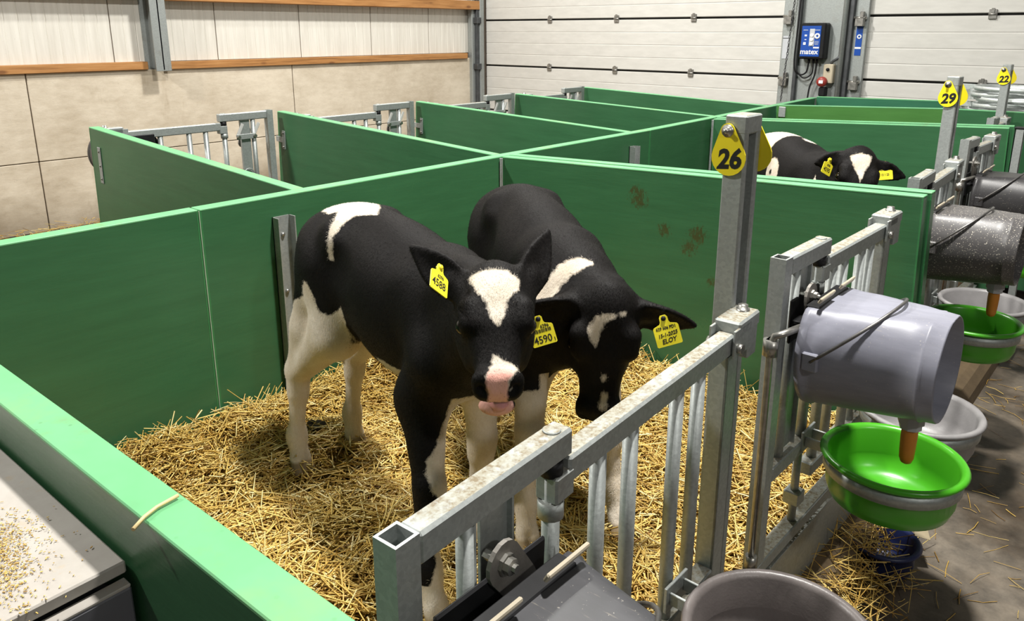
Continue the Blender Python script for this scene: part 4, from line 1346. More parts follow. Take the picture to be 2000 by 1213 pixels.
def m_coat(name):
    t = NT(name)
    at = lambda nm: t.n('ShaderNodeAttribute', attribute_name=nm).outputs['Fac']
    v = t.coords()
    wig = t.math('SUBTRACT', t.noise(t.coords(scale=(1, 1, 0.6)), 85, 3, 0.6), 0.5)
    wig2 = t.math('SUBTRACT', t.noise(v, 24, 2, 0.5), 0.5)
    wd = t.math('ADD', at('white'), t.math('ADD', t.math('MULTIPLY', wig, 0.016), t.math('MULTIPLY', wig2, 0.012)))
    wm = t.ramp(t.math('ADD', t.math('MULTIPLY', wd, 160.0), 0.5), [(0.0, BW(0)), (1.0, BW(1))])
    big = t.noise(v, 7, 3, 0.5)
    fine = t.noise(t.coords(scale=(1, 1, 0.45)), 210, 3, 0.65)
    blk = t.ramp(t.math('ADD', t.math('MULTIPLY', fine, 0.6), t.math('MULTIPLY', big, 0.4)), [(0.35, (0.0024, 0.0020, 0.0019, 1)), (0.65, (0.0075, 0.0062, 0.0058, 1))])
    dirt = t.ramp(t.noise(v, 13, 4, 0.6), [(0.35, srgb(216, 206, 192)), (0.7, srgb(192, 178, 156))])
    wht = t.mix(t.math('MULTIPLY', t.ramp(fine, [(0.3, BW(0)), (0.7, BW(1))]), 0.35), dirt, srgb(186, 170, 146))
    c = t.mix(wm, blk, wht)
    pm = t.ramp(t.math('ADD', t.math('MULTIPLY', t.math('ADD', at('pink'), t.math('MULTIPLY', wig, 0.010)), 200.0), 0.5), [(0.0, BW(0)), (1.0, BW(1))])
    spots = t.ramp(t.noise(v, 190, 2, 0.6), [(0.66, BW(0)), (0.72, BW(1))])
    pk = t.mix(t.math('MULTIPLY', spots, 0.6), srgb(222, 166, 152), srgb(70, 50, 48))
    c = t.mix(pm, c, pk)
    hm = t.ramp(t.math('ADD', t.math('MULTIPLY', at('hoof'), 120.0), 0.5), [(0.0, BW(0)), (1.0, BW(1))])
    c = t.mix(hm, c, t.ramp(big, [(0.3, srgb(122, 104, 80)), (0.7, srgb(170, 152, 122))]))
    t.color(c)
    t.set(Roughness=t.math('SUBTRACT', 0.62, t.math('MULTIPLY', pm, 0.2)), Specular_IOR_Level=0.14)
    t.bump(fine, 0.35, 0.004)
    return t.m
M_COAT = m_coat('calf_coat')
def m_hair():
    t = NT('calf_hair')
    at = t.n('ShaderNodeAttribute', attribute_name='hw').outputs['Fac']
    v = t.coords()
    f = t.noise(v, 300, 2)
    c = t.mix(at, t.ramp(f, [(0.3, (0.0020, 0.0017, 0.0016, 1)), (0.7, (0.008, 0.0063, 0.0055, 1))]), t.ramp(f, [(0.3, srgb(196, 184, 166)), (0.7, srgb(226, 218, 206))]))
    t.color(c)
    t.set(Roughness=0.65, Specular_IOR_Level=0.10)
    return t.m
M_HAIR = m_hair()
M_EYE = m_simple('dark_eye', (0.006, 0.004, 0.003, 1), 0.06, 0, 0.1, 20)
M_TONGUE = m_simple('pink_tongue', srgb(206, 140, 142), 0.35, 0, 0.08, 60)
M_TAG = m_simple('yellow_ear_tag', srgb(236, 222, 48), 0.4, 0, 0.06, 10)

def build_calf(name, label, loc, rz, cf, white, pink, grid=0.0055, hair=60000, tongue=False, tags=()):
    root = thing(name, label, 'calf', loc, rz, group='black and white calves')
    V, F = surface_net(cf, np.array(cf.lo, float), np.array(cf.hi, float), grid)
    body = fast_mesh('body', V, F, [M_COAT])
    body.polygons.foreach_set('use_smooth', np.ones(len(F), bool))
    N = np.empty(len(V) * 3, np.float32)
    body.vertices.foreach_get('normal', N)
    N = N.reshape(-1, 3)
    q = cf.toq(V)
    W = white(V, q, N)
    K = pink(V, q, N)
    for nm, arr in (('white', W), ('pink', K), ('hoof', 0.036 - V[:, 2])):
        at = body.attributes.new(nm, 'FLOAT', 'POINT')
        at.data.foreach_set('value', np.ascontiguousarray(arr, np.float32))
    bo = bpy.data.objects.new('body', body)
    COL.objects.link(bo)
    bo.parent = root
    # eyes
    for sg in (1, -1):
        c = Vector(cf.H(0.096, sg * 0.0585, -0.027))
        mb = MB()
        prof = [(0.0165 * math.sin(PI * i / 10), -0.0165 * math.cos(PI * i / 10)) for i in range(11)]
        mb.lathe(prof, 16, M=Matrix.Translation(c))
        mb.build('eye', M_EYE, root)
    if tongue:
        mb = MB()
        pts, rad = [], []
        for i in range(7):
            t = i / 6
            pts.append(cf.H(0.225 + 0.062 * t, 0.004, -0.094 - 0.012 * t - 0.012 * t * t))
            rad.append(0.0205 * (1 - 0.25 * t * t) if i < 6 else 0.010)
        mb.tube(pts, 0.02, 12, radii=rad)
        mb.build('tongue', M_TONGUE, root)
    # short coat: tiny flat hairs along the body's lie
    if hair:
        rng = np.random.default_rng(len(V))
        tri = np.concatenate([F[:, [0, 1, 2]], F[:, [0, 2, 3]]])
        A = V[tri]
        ar = np.linalg.norm(np.cross(A[:, 1] - A[:, 0], A[:, 2] - A[:, 0]), axis=1)
        pick = rng.choice(len(tri), hair, p=ar / ar.sum())
        r1, r2 = np.sqrt(rng.random(hair)), rng.random(hair)
        bc = np.stack([1 - r1, r1 * (1 - r2), r1 * r2], 1)
        P = (A[pick] * bc[:, :, None]).sum(1)
        Nn = (N[tri[pick]] * bc[:, :, None]).sum(1)
        Nn /= np.linalg.norm(Nn, axis=1)[:, None] + 1e-9
        Wh = (W[tri[pick]] * bc).sum(1) + rng.normal(0, 0.0025, hair)
        Kk = (K[tri[pick]] * bc).sum(1)
        qh = cf.toq(P)
        flow = np.tile(np.array([-0.8, 0, -0.55]), (hair, 1))
        onhead = (qh[:, 0] > -0.02) & (np.abs(qh[:, 1]) < 0.1) & (qh[:, 2] > -0.15)
        fh = cf.R @ np.array([-0.9, 0, 0.1])
        flow[onhead] = fh
        flow += rng.normal(0, 0.28, (hair, 3))
        flow -= Nn * (flow * Nn).sum(1)[:, None]
        flow /= np.linalg.norm(flow, axis=1)[:, None] + 1e-9
        ln = rng.uniform(0.005, 0.0095, hair)
        ok = (Kk < -0.004) & (P[:, 2] > 0.04)
        P, Nn, flow, ln, Wh = P[ok], Nn[ok], flow[ok], ln[ok], Wh[ok]
        side = np.cross(Nn, flow)
        lift = rng.uniform(0.06, 0.32, len(P))
        tip = P + (flow + Nn * lift[:, None]) * ln[:, None]
        base = P - Nn * 0.001
        wd = 0.00042
        HV = np.stack([base - side * wd, base + side * wd, tip], 1).reshape(-1, 3)
        HF = np.arange(len(HV)).reshape(-1, 3)
        hm = fast_mesh('coat_hair', HV, HF, [M_HAIR])
        at = hm.attributes.new('hw', 'FLOAT', 'POINT')
        at.data.foreach_set('value', np.repeat((Wh > 0).astype(np.float32), 3))
        ho = bpy.data.objects.new('coat_hair', hm)
        COL.objects.link(ho)
        ho.parent = root
        tag(ho, kind='stuff')
    # ear tags: position and axes in calf space
    for tg in tags:
        ear_tag(root, **tg)
    return root

def ear_tag(root, pos, right, up, size=0.055, lines=(), hand=(), bar=False, label=None):
    """yellow flap tag hanging from a stud; right/up span its face"""
    r = Vector(right).normalized()
    u = Vector(up)
    u = (u - r * u.dot(r)).normalized()
    n = r.cross(u)
    M = Matrix(((r.x, u.x, n.x, pos[0]), (r.y, u.y, n.y, pos[1]), (r.z, u.z, n.z, pos[2]), (0, 0, 0, 1)))
    s = size
    out = [(-0.5, -0.46), (-0.46, -0.5), (0.46, -0.5), (0.5, -0.46), (0.50, 0.22), (0.46, 0.28), (0.22, 0.36), (0.17, 0.44), (0.16, 0.62), (0.10, 0.70), (-0.10, 0.70), (-0.16, 0.62), (-0.17, 0.44), (-0.22, 0.36), (-0.46, 0.28), (-0.5, 0.22)]
    t = MB().prism([(x * s, y * s) for x, y in out], -0.0009, 0.0009, M=M).build('ear_tag', M_TAG, root)
    if label:
        t['label'] = label
    MB().lathe([(0.0, 0.004), (0.0045, 0.004), (0.0055, 0.001), (0.0055, -0.006), (0.0, -0.006)], 12, M=M @ Matrix.Translation((0, 0.57 * s, 0))).build('tag_stud', BLACKP if hand or bar else M_TAG, t)
    for body, y, sz, x in lines:
        text_mesh('tag_print', body, sz * s, M_BLKPR, t, M @ Matrix.Translation((x * s, y * s, 0.0011)), 0.0002, 0, 0.88, bold=0.0002)
    for body, y, sz, x in hand:
        text_mesh('tag_handwriting', body, sz * s, M_BLKPR, t, M @ Matrix.Translation((x * s, y * s, 0.0011)) @ Matrix.Rotation(0.06, 4, 'Z'), 0.0002, 0.25, 0.95, bold=0.00025)
    if bar:
        mb = MB()
        x = -0.40
        k = 0
        while x < 0.40:
            w = (0.018, 0.034, 0.012, 0.026)[k % 4]
            mb.box((x * s, 0.02 * s, 0.0009), ((x + w) * s, 0.16 * s, 0.0013), M=M)
            x += w + (0.022, 0.014, 0.03)[k % 3]
            k += 1
        tag(mb.build('bar_code', M_BLKPR, t), kind='stuff')

def calf_frame(loc, rz):
    return np.array([[math.cos(rz), -math.sin(rz), 0], [math.sin(rz), math.cos(rz), 0], [0, 0, 1]])

def head_axes(nose, left):
    """orthonormal head frame (columns) from the nose direction and the calf's left"""
    x = np.array(nose, float); x /= np.linalg.norm(x)
    y = np.array(left, float); y -= x * (x @ y); y /= np.linalg.norm(y)
    return np.stack([x, y, np.cross(x, y)], 1)

STRAW = 0.345
def to_local(pw, loc, rz):
    return calf_frame(loc, rz).T @ (np.array(pw, float) - np.array(loc, float))

HEAD1_POLL = (-0.930, 1.006, 1.106)
HEAD1_NOSE = (0.608, -0.616, -0.555)
HEAD1_LEFT = (0.1057, 0.0904, -0.0077)
HEAD2_POLL = (-0.892, 1.330, 0.985)
HEAD2_NOSE = (0.0391, -0.0724, -0.2992)
HEAD2_LEFT = (0.1076, 0.0885, -0.0179)

# ---- calf 1: body across the pen, head turned to the camera
C1, R1 = (-1.362, 1.155, STRAW), math.radians(-9.0)
L1 = lambda p: to_local(p, C1, R1)
D1 = lambda v: calf_frame(C1, R1).T @ np.array(v, float)
hd1 = head_axes(D1(HEAD1_NOSE), D1(HEAD1_LEFT))
hind1 = (tuple(L1((-1.736, 1.245, STRAW))), tuple(L1((-1.743, 1.061, STRAW))))
fore1 = (tuple(L1((-1.145, 1.184, STRAW))), tuple(L1((-1.016, 0.909, STRAW))))
ears1 = [dict(base=(0.012, 0.056, -0.032), dir=(-0.86, 0.38, 0.25), n=(0.30, 0.55, 0.75), len=0.150, w=0.033, cup=7.0),
         dict(base=(0.012, -0.056, -0.032), dir=(-0.64, -0.74, 0.22), n=(0.45, -0.45, 0.75), len=0.152, w=0.034, cup=7.0)]
calf1 = Calf(L1(HEAD1_POLL), hd1, hind1, fore1, ears1, jaw=0.20, hs=0.98, face=0.64)

# ---- calf 2: behind it, head lowered over the gate side
C2, R2 = (-1.246, 1.537, STRAW), math.radians(-34.0)
L2 = lambda p: to_local(p, C2, R2)
D2 = lambda v: calf_frame(C2, R2).T @ np.array(v, float)
hd2 = head_axes(D2(HEAD2_NOSE), D2(HEAD2_LEFT))
hind2 = ((-0.345, 0.085), (-0.30, -0.085))
fore2 = (tuple(L2((-0.903, 1.425, STRAW))), tuple(L2((-1.036, 1.228, STRAW))))
ears2 = [dict(base=(0.018, 0.058, -0.030), dir=(0.22, 0.97, 0.0), n=(0.75, 0.0, 0.65), len=0.135, w=0.036, cup=7.0),
         dict(base=(0.018, -0.058, -0.030), dir=(0.12, -0.98, 0.05), n=(0.75, 0.0, 0.65), len=0.125, w=0.036, cup=7.0)]
calf2 = Calf(L2(HEAD2_POLL), hd2, hind2, fore2, ears2, jaw=0.0, hs=1.10)

def inside(x, lo, hi):
    return np.minimum(x - lo, hi - x)

def white1(V, q, N):
    x, y, z = V.T
    w = np.full(len(V), -1.0)
    head = (q[:, 0] > -0.06) & (np.abs(q[:, 1]) < 0.085) & (q[:, 2] > -0.075)
    body = ~((q[:, 0] > -0.06) & (np.abs(q[:, 1]) < 0.20) & (np.abs(q[:, 2]) < 0.16) & (z > 0.5))
    star = poly_sd(q[:, 0], q[:, 1], [(0.010, -0.052), (0.004, -0.02), (0.006, 0.02), (0.020, 0.045), (0.045, 0.041), (0.068, 0.026), (0.095, 0.014), (0.135, 0.002), (0.110, -0.007), (0.075, -0.018), (0.048, -0.036)])
    snip = poly_sd(q[:, 0], q[:, 1], [(0.198, -0.008), (0.215, 0.004), (0.225, 0.022), (0.232, 0.038), (0.252, 0.034), (0.30, 0.012), (0.30, -0.006), (0.270, -0.020), (0.248, -0.015), (0.225, -0.012)])
    w[head] = np.maximum(star, snip)[head]
    rump = poly_sd(x, y, [(-0.345, -0.02), (-0.30, 0.03), (-0.21, 0.055), (-0.125, 0.01), (-0.085, -0.020), (-0.14, -0.055), (-0.148, -0.085), (-0.150, -0.122), (-0.166, -0.116), (-0.182, -0.086), (-0.208, -0.062), (-0.255, -0.066), (-0.305, -0.060)])
    rump = np.minimum(rump, z - 0.66)
    # hind legs: stepped black edge across the thighs
    thigh = poly_sd(x, z, [(-0.60, -0.1), (-0.60, 0.40), (-0.36, 0.50), (-0.275, 0.545), (-0.250, 0.592), (-0.236, 0.590), (-0.211, 0.558), (-0.194, 0.520), (-0.163, 0.517), (-0.118, 0.548), (-0.128, 0.48), (-0.135, 0.40), (-0.10, 0.30), (-0.10, -0.1)])
    far = np.minimum(0.44 - z, -0.10 - x)
    hindw = np.where(y < 0.02, thigh, far)
    belly = np.minimum(np.minimum(0.432 - z, inside(x, -0.14, 0.20)), 0.075 - np.abs(y))
    flank = np.minimum(np.minimum(inside(z, 0.405, 0.475), inside(x, 0.02, 0.17)), y * -1 - 0.03) - 0.012
    # fore legs
    yl = np.interp(z, [0.0, 0.05, 0.085, 0.13, 0.20, 0.245, 0.275, 0.33, 0.36, 0.40, 0.43], [-0.6, -0.6, -0.20, -0.170, -0.158, -0.135, -0.157, -0.150, -0.120, -0.090, -0.05])
    near = np.minimum(y - yl, 0.42 - z)
    left = 0.395 - z
    fore = np.where(y < -0.045, near, left)
    fore = np.where(x > 0.10, np.minimum(fore, x - 0.12), -1)
    chest = np.minimum(np.minimum(0.455 - z, x - 0.20), inside(y, -0.085, 0.05))
    b = np.maximum.reduce([rump, hindw, belly, flank, fore, chest])
    w[body] = np.maximum(w, b)[body]
    return w

def pink1(V, q, N):
    k = poly_sd(q[:, 0], q[:, 1], [(0.240, -0.013), (0.243, 0.010), (0.247, 0.030), (0.262, 0.026), (0.278, 0.018), (0.32, 0.016), (0.32, -0.014), (0.278, -0.021), (0.256, -0.018)])
    k = np.where((q[:, 2] > -0.082) & (q[:, 2] < 0.03), k, -1)
    lip = np.minimum(np.minimum(-0.090 - q[:, 2], q[:, 0] - 0.235), inside(q[:, 1], -0.040, 0.030))
    lip = np.where((q[:, 2] > -0.16) & (q[:, 0] < 0.34), lip, -1)
    return np.maximum(k, lip)

def white2(V, q, N):
    x, y, z = V.T
    w = np.full(len(V), -1.0)
    head = (q[:, 0] > 0.0) & (np.abs(q[:, 1]) < 0.085) & (q[:, 2] > -0.075)
    body = ~((q[:, 0] > -0.03) & (q[:, 0] < 0.36) & (np.abs(q[:, 1]) < 0.20) & (q[:, 2] < 0.10) & (q[:, 2] > -0.15) & ((z > 0.42) | (np.abs(q[:, 1]) < 0.10)))
    star = poly_sd(q[:, 0], q[:, 1], [(0.048, -0.034), (0.034, -0.022), (0.029, 0.001), (0.031, 0.015), (0.036, 0.013), (0.048, -0.006), (0.069, -0.012), (0.096, -0.022), (0.083, -0.033), (0.063, -0.040)])
    d2 = 0.006 - np.hypot((q[:, 0] - 0.177) * 0.6, q[:, 1] - 0.003)
    d3 = 0.007 - np.hypot((q[:, 0] - 0.235) * 0.35, q[:, 1] - 0.006)
    d4 = 0.004 - np.hypot(q[:, 0] - 0.026, q[:, 1] - 0.030)
    w[head] = np.maximum.reduce([star, d2, d3, d4])[head]
    # white band over the near shoulder, a loose bow in the y-z plane
    t = np.array([(-0.135, 0.575), (-0.108, 0.633), (-0.085, 0.655), (-0.056, 0.693), (-0.017, 0.713), (0.020, 0.706)])
    d = np.full(len(V), 1.0)
    for a, b in zip(t[:-1], t[1:]):
        e = b - a
        u = np.clip(((y - a[0]) * e[0] + (z - a[1]) * e[1]) / (e @ e), 0, 1)
        d = np.minimum(d, np.hypot(y - a[0] - e[0] * u, z - a[1] - e[1] * u))
    xc = np.interp(y, [-0.13, -0.10, -0.05, 0.02], [0.315, 0.310, 0.312, 0.325])
    wd = np.interp(y, [-0.13, -0.09, -0.05, -0.01, 0.022], [0.024, 0.022, 0.017, 0.016, 0.004])
    band = np.where((y < 0.022) & (z > 0.55), wd - np.abs(x - xc), -1)
    legs = np.maximum(np.where(x > 0.12, 0.375 - z, -1), np.where(x < -0.1, 0.34 - z, -1))
    belly = np.minimum(np.minimum(0.425 - z, 0.09 - np.abs(y)), inside(x, -0.16, 0.33))
    tail = 0.020 - np.hypot(x + 0.345, y + 0.03, ) if True else -1
    tail = np.where(z > 0.70, tail, -1)
    b = np.maximum.reduce([legs, belly, tail])
    w[body] = np.maximum(w, b)[body]
    neck = ~head
    w[neck] = np.maximum(w, np.where(q[:, 0] < 0.02, band, -1))[neck]
    return w

def none(V, q, N):
    return np.full(len(V), -1.0)

def white3(V, q, N):
    x, y, z = V.T
    w = np.full(len(V), -1.0)
    head = (q[:, 0] > -0.03) & (np.abs(q[:, 1]) < 0.085) & (q[:, 2] > -0.075)
    star = poly_sd(q[:, 0], q[:, 1], [(0.026, -0.044), (0.014, -0.01), (0.016, 0.026), (0.040, 0.026), (0.080, 0.012), (0.125, 0.004), (0.090, -0.012), (0.055, -0.034)])
    w[head] = star[head]
    body = ~((q[:, 0] > -0.05) & (np.abs(q[:, 1]) < 0.22) & (np.abs(q[:, 2]) < 0.16) & (z > 0.4))
    r = poly_sd(x, y, [(-0.30, -0.2), (-0.30, 0.10), (-0.16, 0.10), (-0.095, 0.03), (-0.105, -0.05), (-0.13, -0.2)])
    r = np.maximum(np.minimum(r, z - 0.69), 0.022 - np.hypot((x + 0.02) * 0.6, y - 0.03))
    r = np.where(z > 0.5, r, -1)
    ring = 0.024 - np.abs(np.hypot(x + 0.03, z - 0.635) - 0.036)
    ring = np.where(y < 0, ring, -1)
    sh = np.minimum(inside(x, 0.255, 0.315), np.minimum(0.73 - z, -y - 0.03))
    legs = 0.33 - z
    w[body] = np.maximum.reduce([w, r, ring, sh, legs])[body]
    return w

# tag faces, placed in calf space beside the ears
def tag_at(pw, rw, uw, L, D, **kw):
    return dict(pos=tuple(L(pw)), right=tuple(D(rw)), up=tuple(D(uw)), **kw)

build_calf('calf', 'black calf facing the camera, white forehead star and pink nose', C1, R1, calf1, white1, pink1, hair=150000, tongue=True, tags=[
    tag_at((-0.966, 0.898, 1.117), (0.057, 0.747, -0.662), (-0.421, -0.048, 0.906), L1, D1, size=0.050, lines=[('4588', -0.16, 0.44, -0.02), ('6296', 0.16, 0.20, 0.05)], bar=False, label='yellow ear tag printed 4588')])
build_calf('calf', 'black calf with lowered head and white shoulder band, behind the gate', C2, R2, calf2, white2, none, hair=130000, tags=[
    tag_at((-0.9525, 1.1767, 0.9356), (0.669, 0.689, 0.278), (-0.335, 0.04, 0.941), L2, D2, size=0.053, lines=[('4590', -0.27, 0.42, -0.03), ('1', -0.36, 0.20, 0.43), ('NL', 0.22, 0.18, -0.30), ('6296', 0.25, 0.20, 0.16)], bar=True, label='yellow ear tag printed NL 4590'),
    tag_at((-0.7735, 1.3844, 0.9205), (0.679, 0.689, 0.253), (-0.333, 0.043, 0.942), L2, D2, size=0.056, lines=[('629 606 PD1', 0.20, 0.17, 0.0)], hand=[('15-1-2025', -0.06, 0.20, 0.0), ('ELOY', -0.30, 0.25, 0.0)], label='yellow ear tag with a handwritten date and word')])

C3, R3 = (-1.186, 3.177, STRAW), math.radians(-40.0)
L3 = lambda p: to_local(p, C3, R3)
D3 = lambda v: calf_frame(C3, R3).T @ np.array(v, float)
hd3 = head_axes(D3((0.20, -0.66, -0.72)), D3((0.75, 0.66, 0.0)))
ears3 = [dict(base=(0.018, 0.056, -0.030), dir=(0.12, 0.97, 0.0), n=(0.75, 0.0, 0.65), len=0.120, w=0.034, cup=7.0),
         dict(base=(0.018, -0.056, -0.030), dir=(0.32, -0.92, -0.20), n=(0.75, 0.0, 0.65), len=0.105, w=0.034, cup=7.0)]
calf3 = Calf(L3((-0.880, 2.920, 1.117)), hd3, ((-0.32, 0.085), (-0.30, -0.085)), ((0.24, 0.08), (0.25, -0.08)), ears3, jaw=0.0, hs=1.0)
build_calf('calf', 'black calf peering over the green partition in the pen beyond', C3, R3, calf3, white3, none, grid=0.0075, hair=40000, tags=[
    tag_at((-0.9626, 2.8182, 1.0739), (0.316, 0.841, -0.439), (0.052, 0.376, 0.925), L3, D3, size=0.052, lines=[('4595', -0.18, 0.40, 0.0), ('6296', 0.16, 0.2, 0.05)], label='yellow ear tag printed 4595'),
    tag_at((-0.804, 2.9522, 1.0578), (0.737, 0.673, 0.064), (-0.171, 0.194, 0.966), L3, D3, size=0.056, lines=[('6296 PD1', 0.15, 0.18, 0.0), ('15 1 25', -0.18, 0.2, 0.0)], label='yellow ear tag on the ear toward the aisle')])

# ================================================================== STRAW
def vnoise(x, y, s, seed=0):
    """smooth value noise in numpy"""
    rng = np.random.default_rng(seed)
    T = rng.random((64, 64))
    u, v = x * s + 17.3, y * s + 5.1
    i, j = np.floor(u).astype(int), np.floor(v).astype(int)
    a, b = u - i, v - j
    a, b = a * a * (3 - 2 * a), b * b * (3 - 2 * b)
    g = lambda p, q: T[p % 64, q % 64]
    return (g(i, j) * (1 - a) + g(i + 1, j) * a) * (1 - b) + (g(i, j + 1) * (1 - a) + g(i + 1, j + 1) * a) * b

def straw_h(x, y):
    h = 0.326 + 0.040 * (vnoise(x, y, 4.0, 1) - 0.5) + 0.042 * (vnoise(x, y, 12.0, 2) - 0.5)
    h = h + 0.060 * np.exp(-((x + 2.12) / 0.16) ** 2) * (0.35 + vnoise(y, y * 0, 2.2, 3))
    h = h + 0.050 * np.exp(-((y - 2.34) / 0.14) ** 2) * (0.4 + vnoise(x, x * 0, 2.5, 4))
    h = h + 0.050 * np.exp(-((y - 0.30) / 0.16) ** 2)
    return h

def m_straw():
    t = NT('straw_stalk')
    a = t.n('ShaderNodeAttribute', attribute_name='tone').outputs['Fac']
    v = t.coords()
    n = t.noise(v, 60, 3)
    f = t.math('ADD', t.math('MULTIPLY', a, 0.8), t.math('MULTIPLY', n, 0.2))
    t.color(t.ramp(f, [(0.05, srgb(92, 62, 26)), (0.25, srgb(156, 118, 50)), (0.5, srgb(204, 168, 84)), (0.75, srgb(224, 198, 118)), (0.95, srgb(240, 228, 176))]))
    t.set(Roughness=0.42, Specular_IOR_Level=0.5)
    return t.m
M_STRAW = m_straw()
M_BED = m_simple('gap_shade_straw_bed', srgb(74, 52, 24), 0.9, 0, 0.5, 30, 0.6)  # dark base colour paints the shade in gaps between stalks

def straws(name, P, yaw, pitch, ln, rad, tone, bend=None):
    """many thin three-sided bent stalks in ONE mesh"""
    n = len(P)
    rng = np.random.default_rng(n)
    d = np.stack([np.cos(yaw) * np.cos(pitch), np.sin(yaw) * np.cos(pitch), np.sin(pitch)], 1)
    sd = np.stack([-np.sin(yaw), np.cos(yaw), np.zeros(n)], 1)
    up = np.cross(d, sd)
    if bend is None:
        bend = rng.normal(0, 0.09, (n, 2))
    V = np.empty((n, 3, 3, 3), np.float32)
    flat = rng.uniform(0.45, 1.0, n)
    rot = rng.uniform(0, 2 * PI, n)
    for k, t in enumerate((-0.5, 0.0, 0.5)):
        c = P + d * (t * ln)[:, None] + (sd * bend[:, :1] + up * bend[:, 1:]) * ((0.25 - t * t) * ln * 1.6)[:, None]
        for j in range(3):
            a = 2 * PI * j / 3 + rot
            V[:, k, j] = c + sd * (np.cos(a) * rad)[:, None] + up * (np.sin(a) * rad * flat)[:, None]
    idx = np.arange(n)[:, None, None] * 9
    F = []
    for k in range(2):
        for j in range(3):
            F.append([k * 3 + j, k * 3 + (j + 1) % 3, (k + 1) * 3 + (j + 1) % 3, (k + 1) * 3 + j])
    F = (np.array(F)[None] + idx).reshape(-1, 4)
    me = fast_mesh(name, V.reshape(-1, 3), F, [M_STRAW])
    at = me.attributes.new('tone', 'FLOAT', 'POINT')
    at.data.foreach_set('value', np.repeat(tone.astype(np.float32), 9))
    o = bpy.data.objects.new(name, me)
    COL.objects.link(o)
    return o

def bed(x0, x1, y0, y1, step, hf):
    nx, ny = int((x1 - x0) / step) + 1, int((y1 - y0) / step) + 1
    gx, gy = np.meshgrid(np.linspace(x0, x1, nx), np.linspace(y0, y1, ny), indexing='ij')
    V = np.stack([gx, gy, hf(gx, gy)], -1).reshape(-1, 3)
    i, j = np.meshgrid(np.arange(nx - 1), np.arange(ny - 1), indexing='ij')
    a = (i * ny + j).ravel()
    F = np.stack([a, a + ny, a + ny + 1, a + 1], 1)
    return V, F

pen = bpy.data.objects.new('straw_bed', None)
V, F = bed(-2.115, -0.60, 0.315, 2.335, 0.012, lambda x, y: straw_h(x, y) - 0.012)
me = fast_mesh('bed_base', V, F, [M_BED])
COL.objects.link(pen)
pen.location = (0, 0, 0)
tag(pen, 'deep golden straw bedding covering the pen floor under the two calves', 'straw', kind='stuff')
bo = bpy.data.objects.new('bed_base', me)
COL.objects.link(bo)
bo.parent = pen
tag(bo, kind='stuff')
rng = np.random.default_rng(11)
n = 58000
x = rng.uniform(-2.09, -0.61, n)
y = rng.uniform(0.34, 2.31, n)
ln = np.clip(rng.gamma(3.2, 0.026, n), 0.03, 0.23)
yaw = rng.uniform(0, 2 * PI, n)
lay = rng.random(n)
pit = rng.normal(0, 0.16, n) + (lay > 0.97) * rng.normal(0, 0.35, n)
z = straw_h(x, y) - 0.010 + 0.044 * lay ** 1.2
m = (np.abs(np.cos(yaw)) * ln / 2)
x = np.clip(x, -2.105 + m, -0.60 - np.minimum(m, 0.2))
m = (np.abs(np.sin(yaw)) * ln / 2)
y = np.clip(y, 0.325 + m, 2.325 - m)
tone = np.clip(0.08 + 0.66 * lay + rng.normal(0, 0.20, n), 0.0, 1.0)  # lower stalks toned darker: shade between layers put into the colour
rad = rng.uniform(0.0012, 0.0026, n)
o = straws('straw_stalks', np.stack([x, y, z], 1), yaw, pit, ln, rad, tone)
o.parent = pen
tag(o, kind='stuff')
# stalks leaning up against the panels
n = 420
e = rng.random(n)
x = np.where(e < 0.55, -2.06 + rng.random(n) * 0.06, rng.uniform(-2.0, -0.8, n))
y = np.where(e < 0.55, rng.uniform(0.45, 2.2, n), 2.26 + rng.random(n) * 0.04)
ln = rng.uniform(0.06, 0.16, n)
pit = rng.uniform(0.3, 1.0, n)
yaw = np.where(e < 0.55, rng.choice([PI / 2, -PI / 2], n) + rng.normal(0, 0.35, n), rng.choice([0, PI], n) + rng.normal(0, 0.35, n))
z = straw_h(x, y) + 0.35 * ln * np.sin(pit)
o = straws('leaning_stalks', np.stack([x, y, z], 1), yaw, pit, ln, rng.uniform(0.001, 0.002, n), np.clip(rng.normal(0.55, 0.2, n), 0, 1))
o.parent = pen
tag(o, kind='stuff')
# second pen (only glimpsed) and the strip along the concrete wall
V, F = bed(-2.10, -0.70, 2.46, 4.20, 0.05, lambda x, y: straw_h(x, y) * 0 + 0.335 + 0.02 * vnoise(x, y, 5, 9))
me = fast_mesh('straw_layer', V, F, [M_BED])
o = bpy.data.objects.new('straw_layer', me)
COL.objects.link(o)
tag(o, 'straw bedding in the pen beyond, under the third calf', 'straw', kind='stuff')
n = 5000
x = XW + 0.11 + rng.beta(1.1, 2.2, n) * 1.3
y = rng.uniform(-1.0, 6.8, n)
ln = rng.uniform(0.04, 0.16, n)
z = 0.012 + 0.10 * rng.random(n) * np.exp(-(x - XW) / 0.35)
o = straws('wall_straw', np.stack([x, y, z], 1), rng.uniform(0, 2 * PI, n), rng.normal(0, 0.06, n), ln, rng.uniform(0.0015, 0.003, n), np.clip(rng.normal(0.45, 0.18, n), 0, 1))
tag(o, 'loose straw strewn along the foot of the concrete wall', 'straw', kind='stuff')
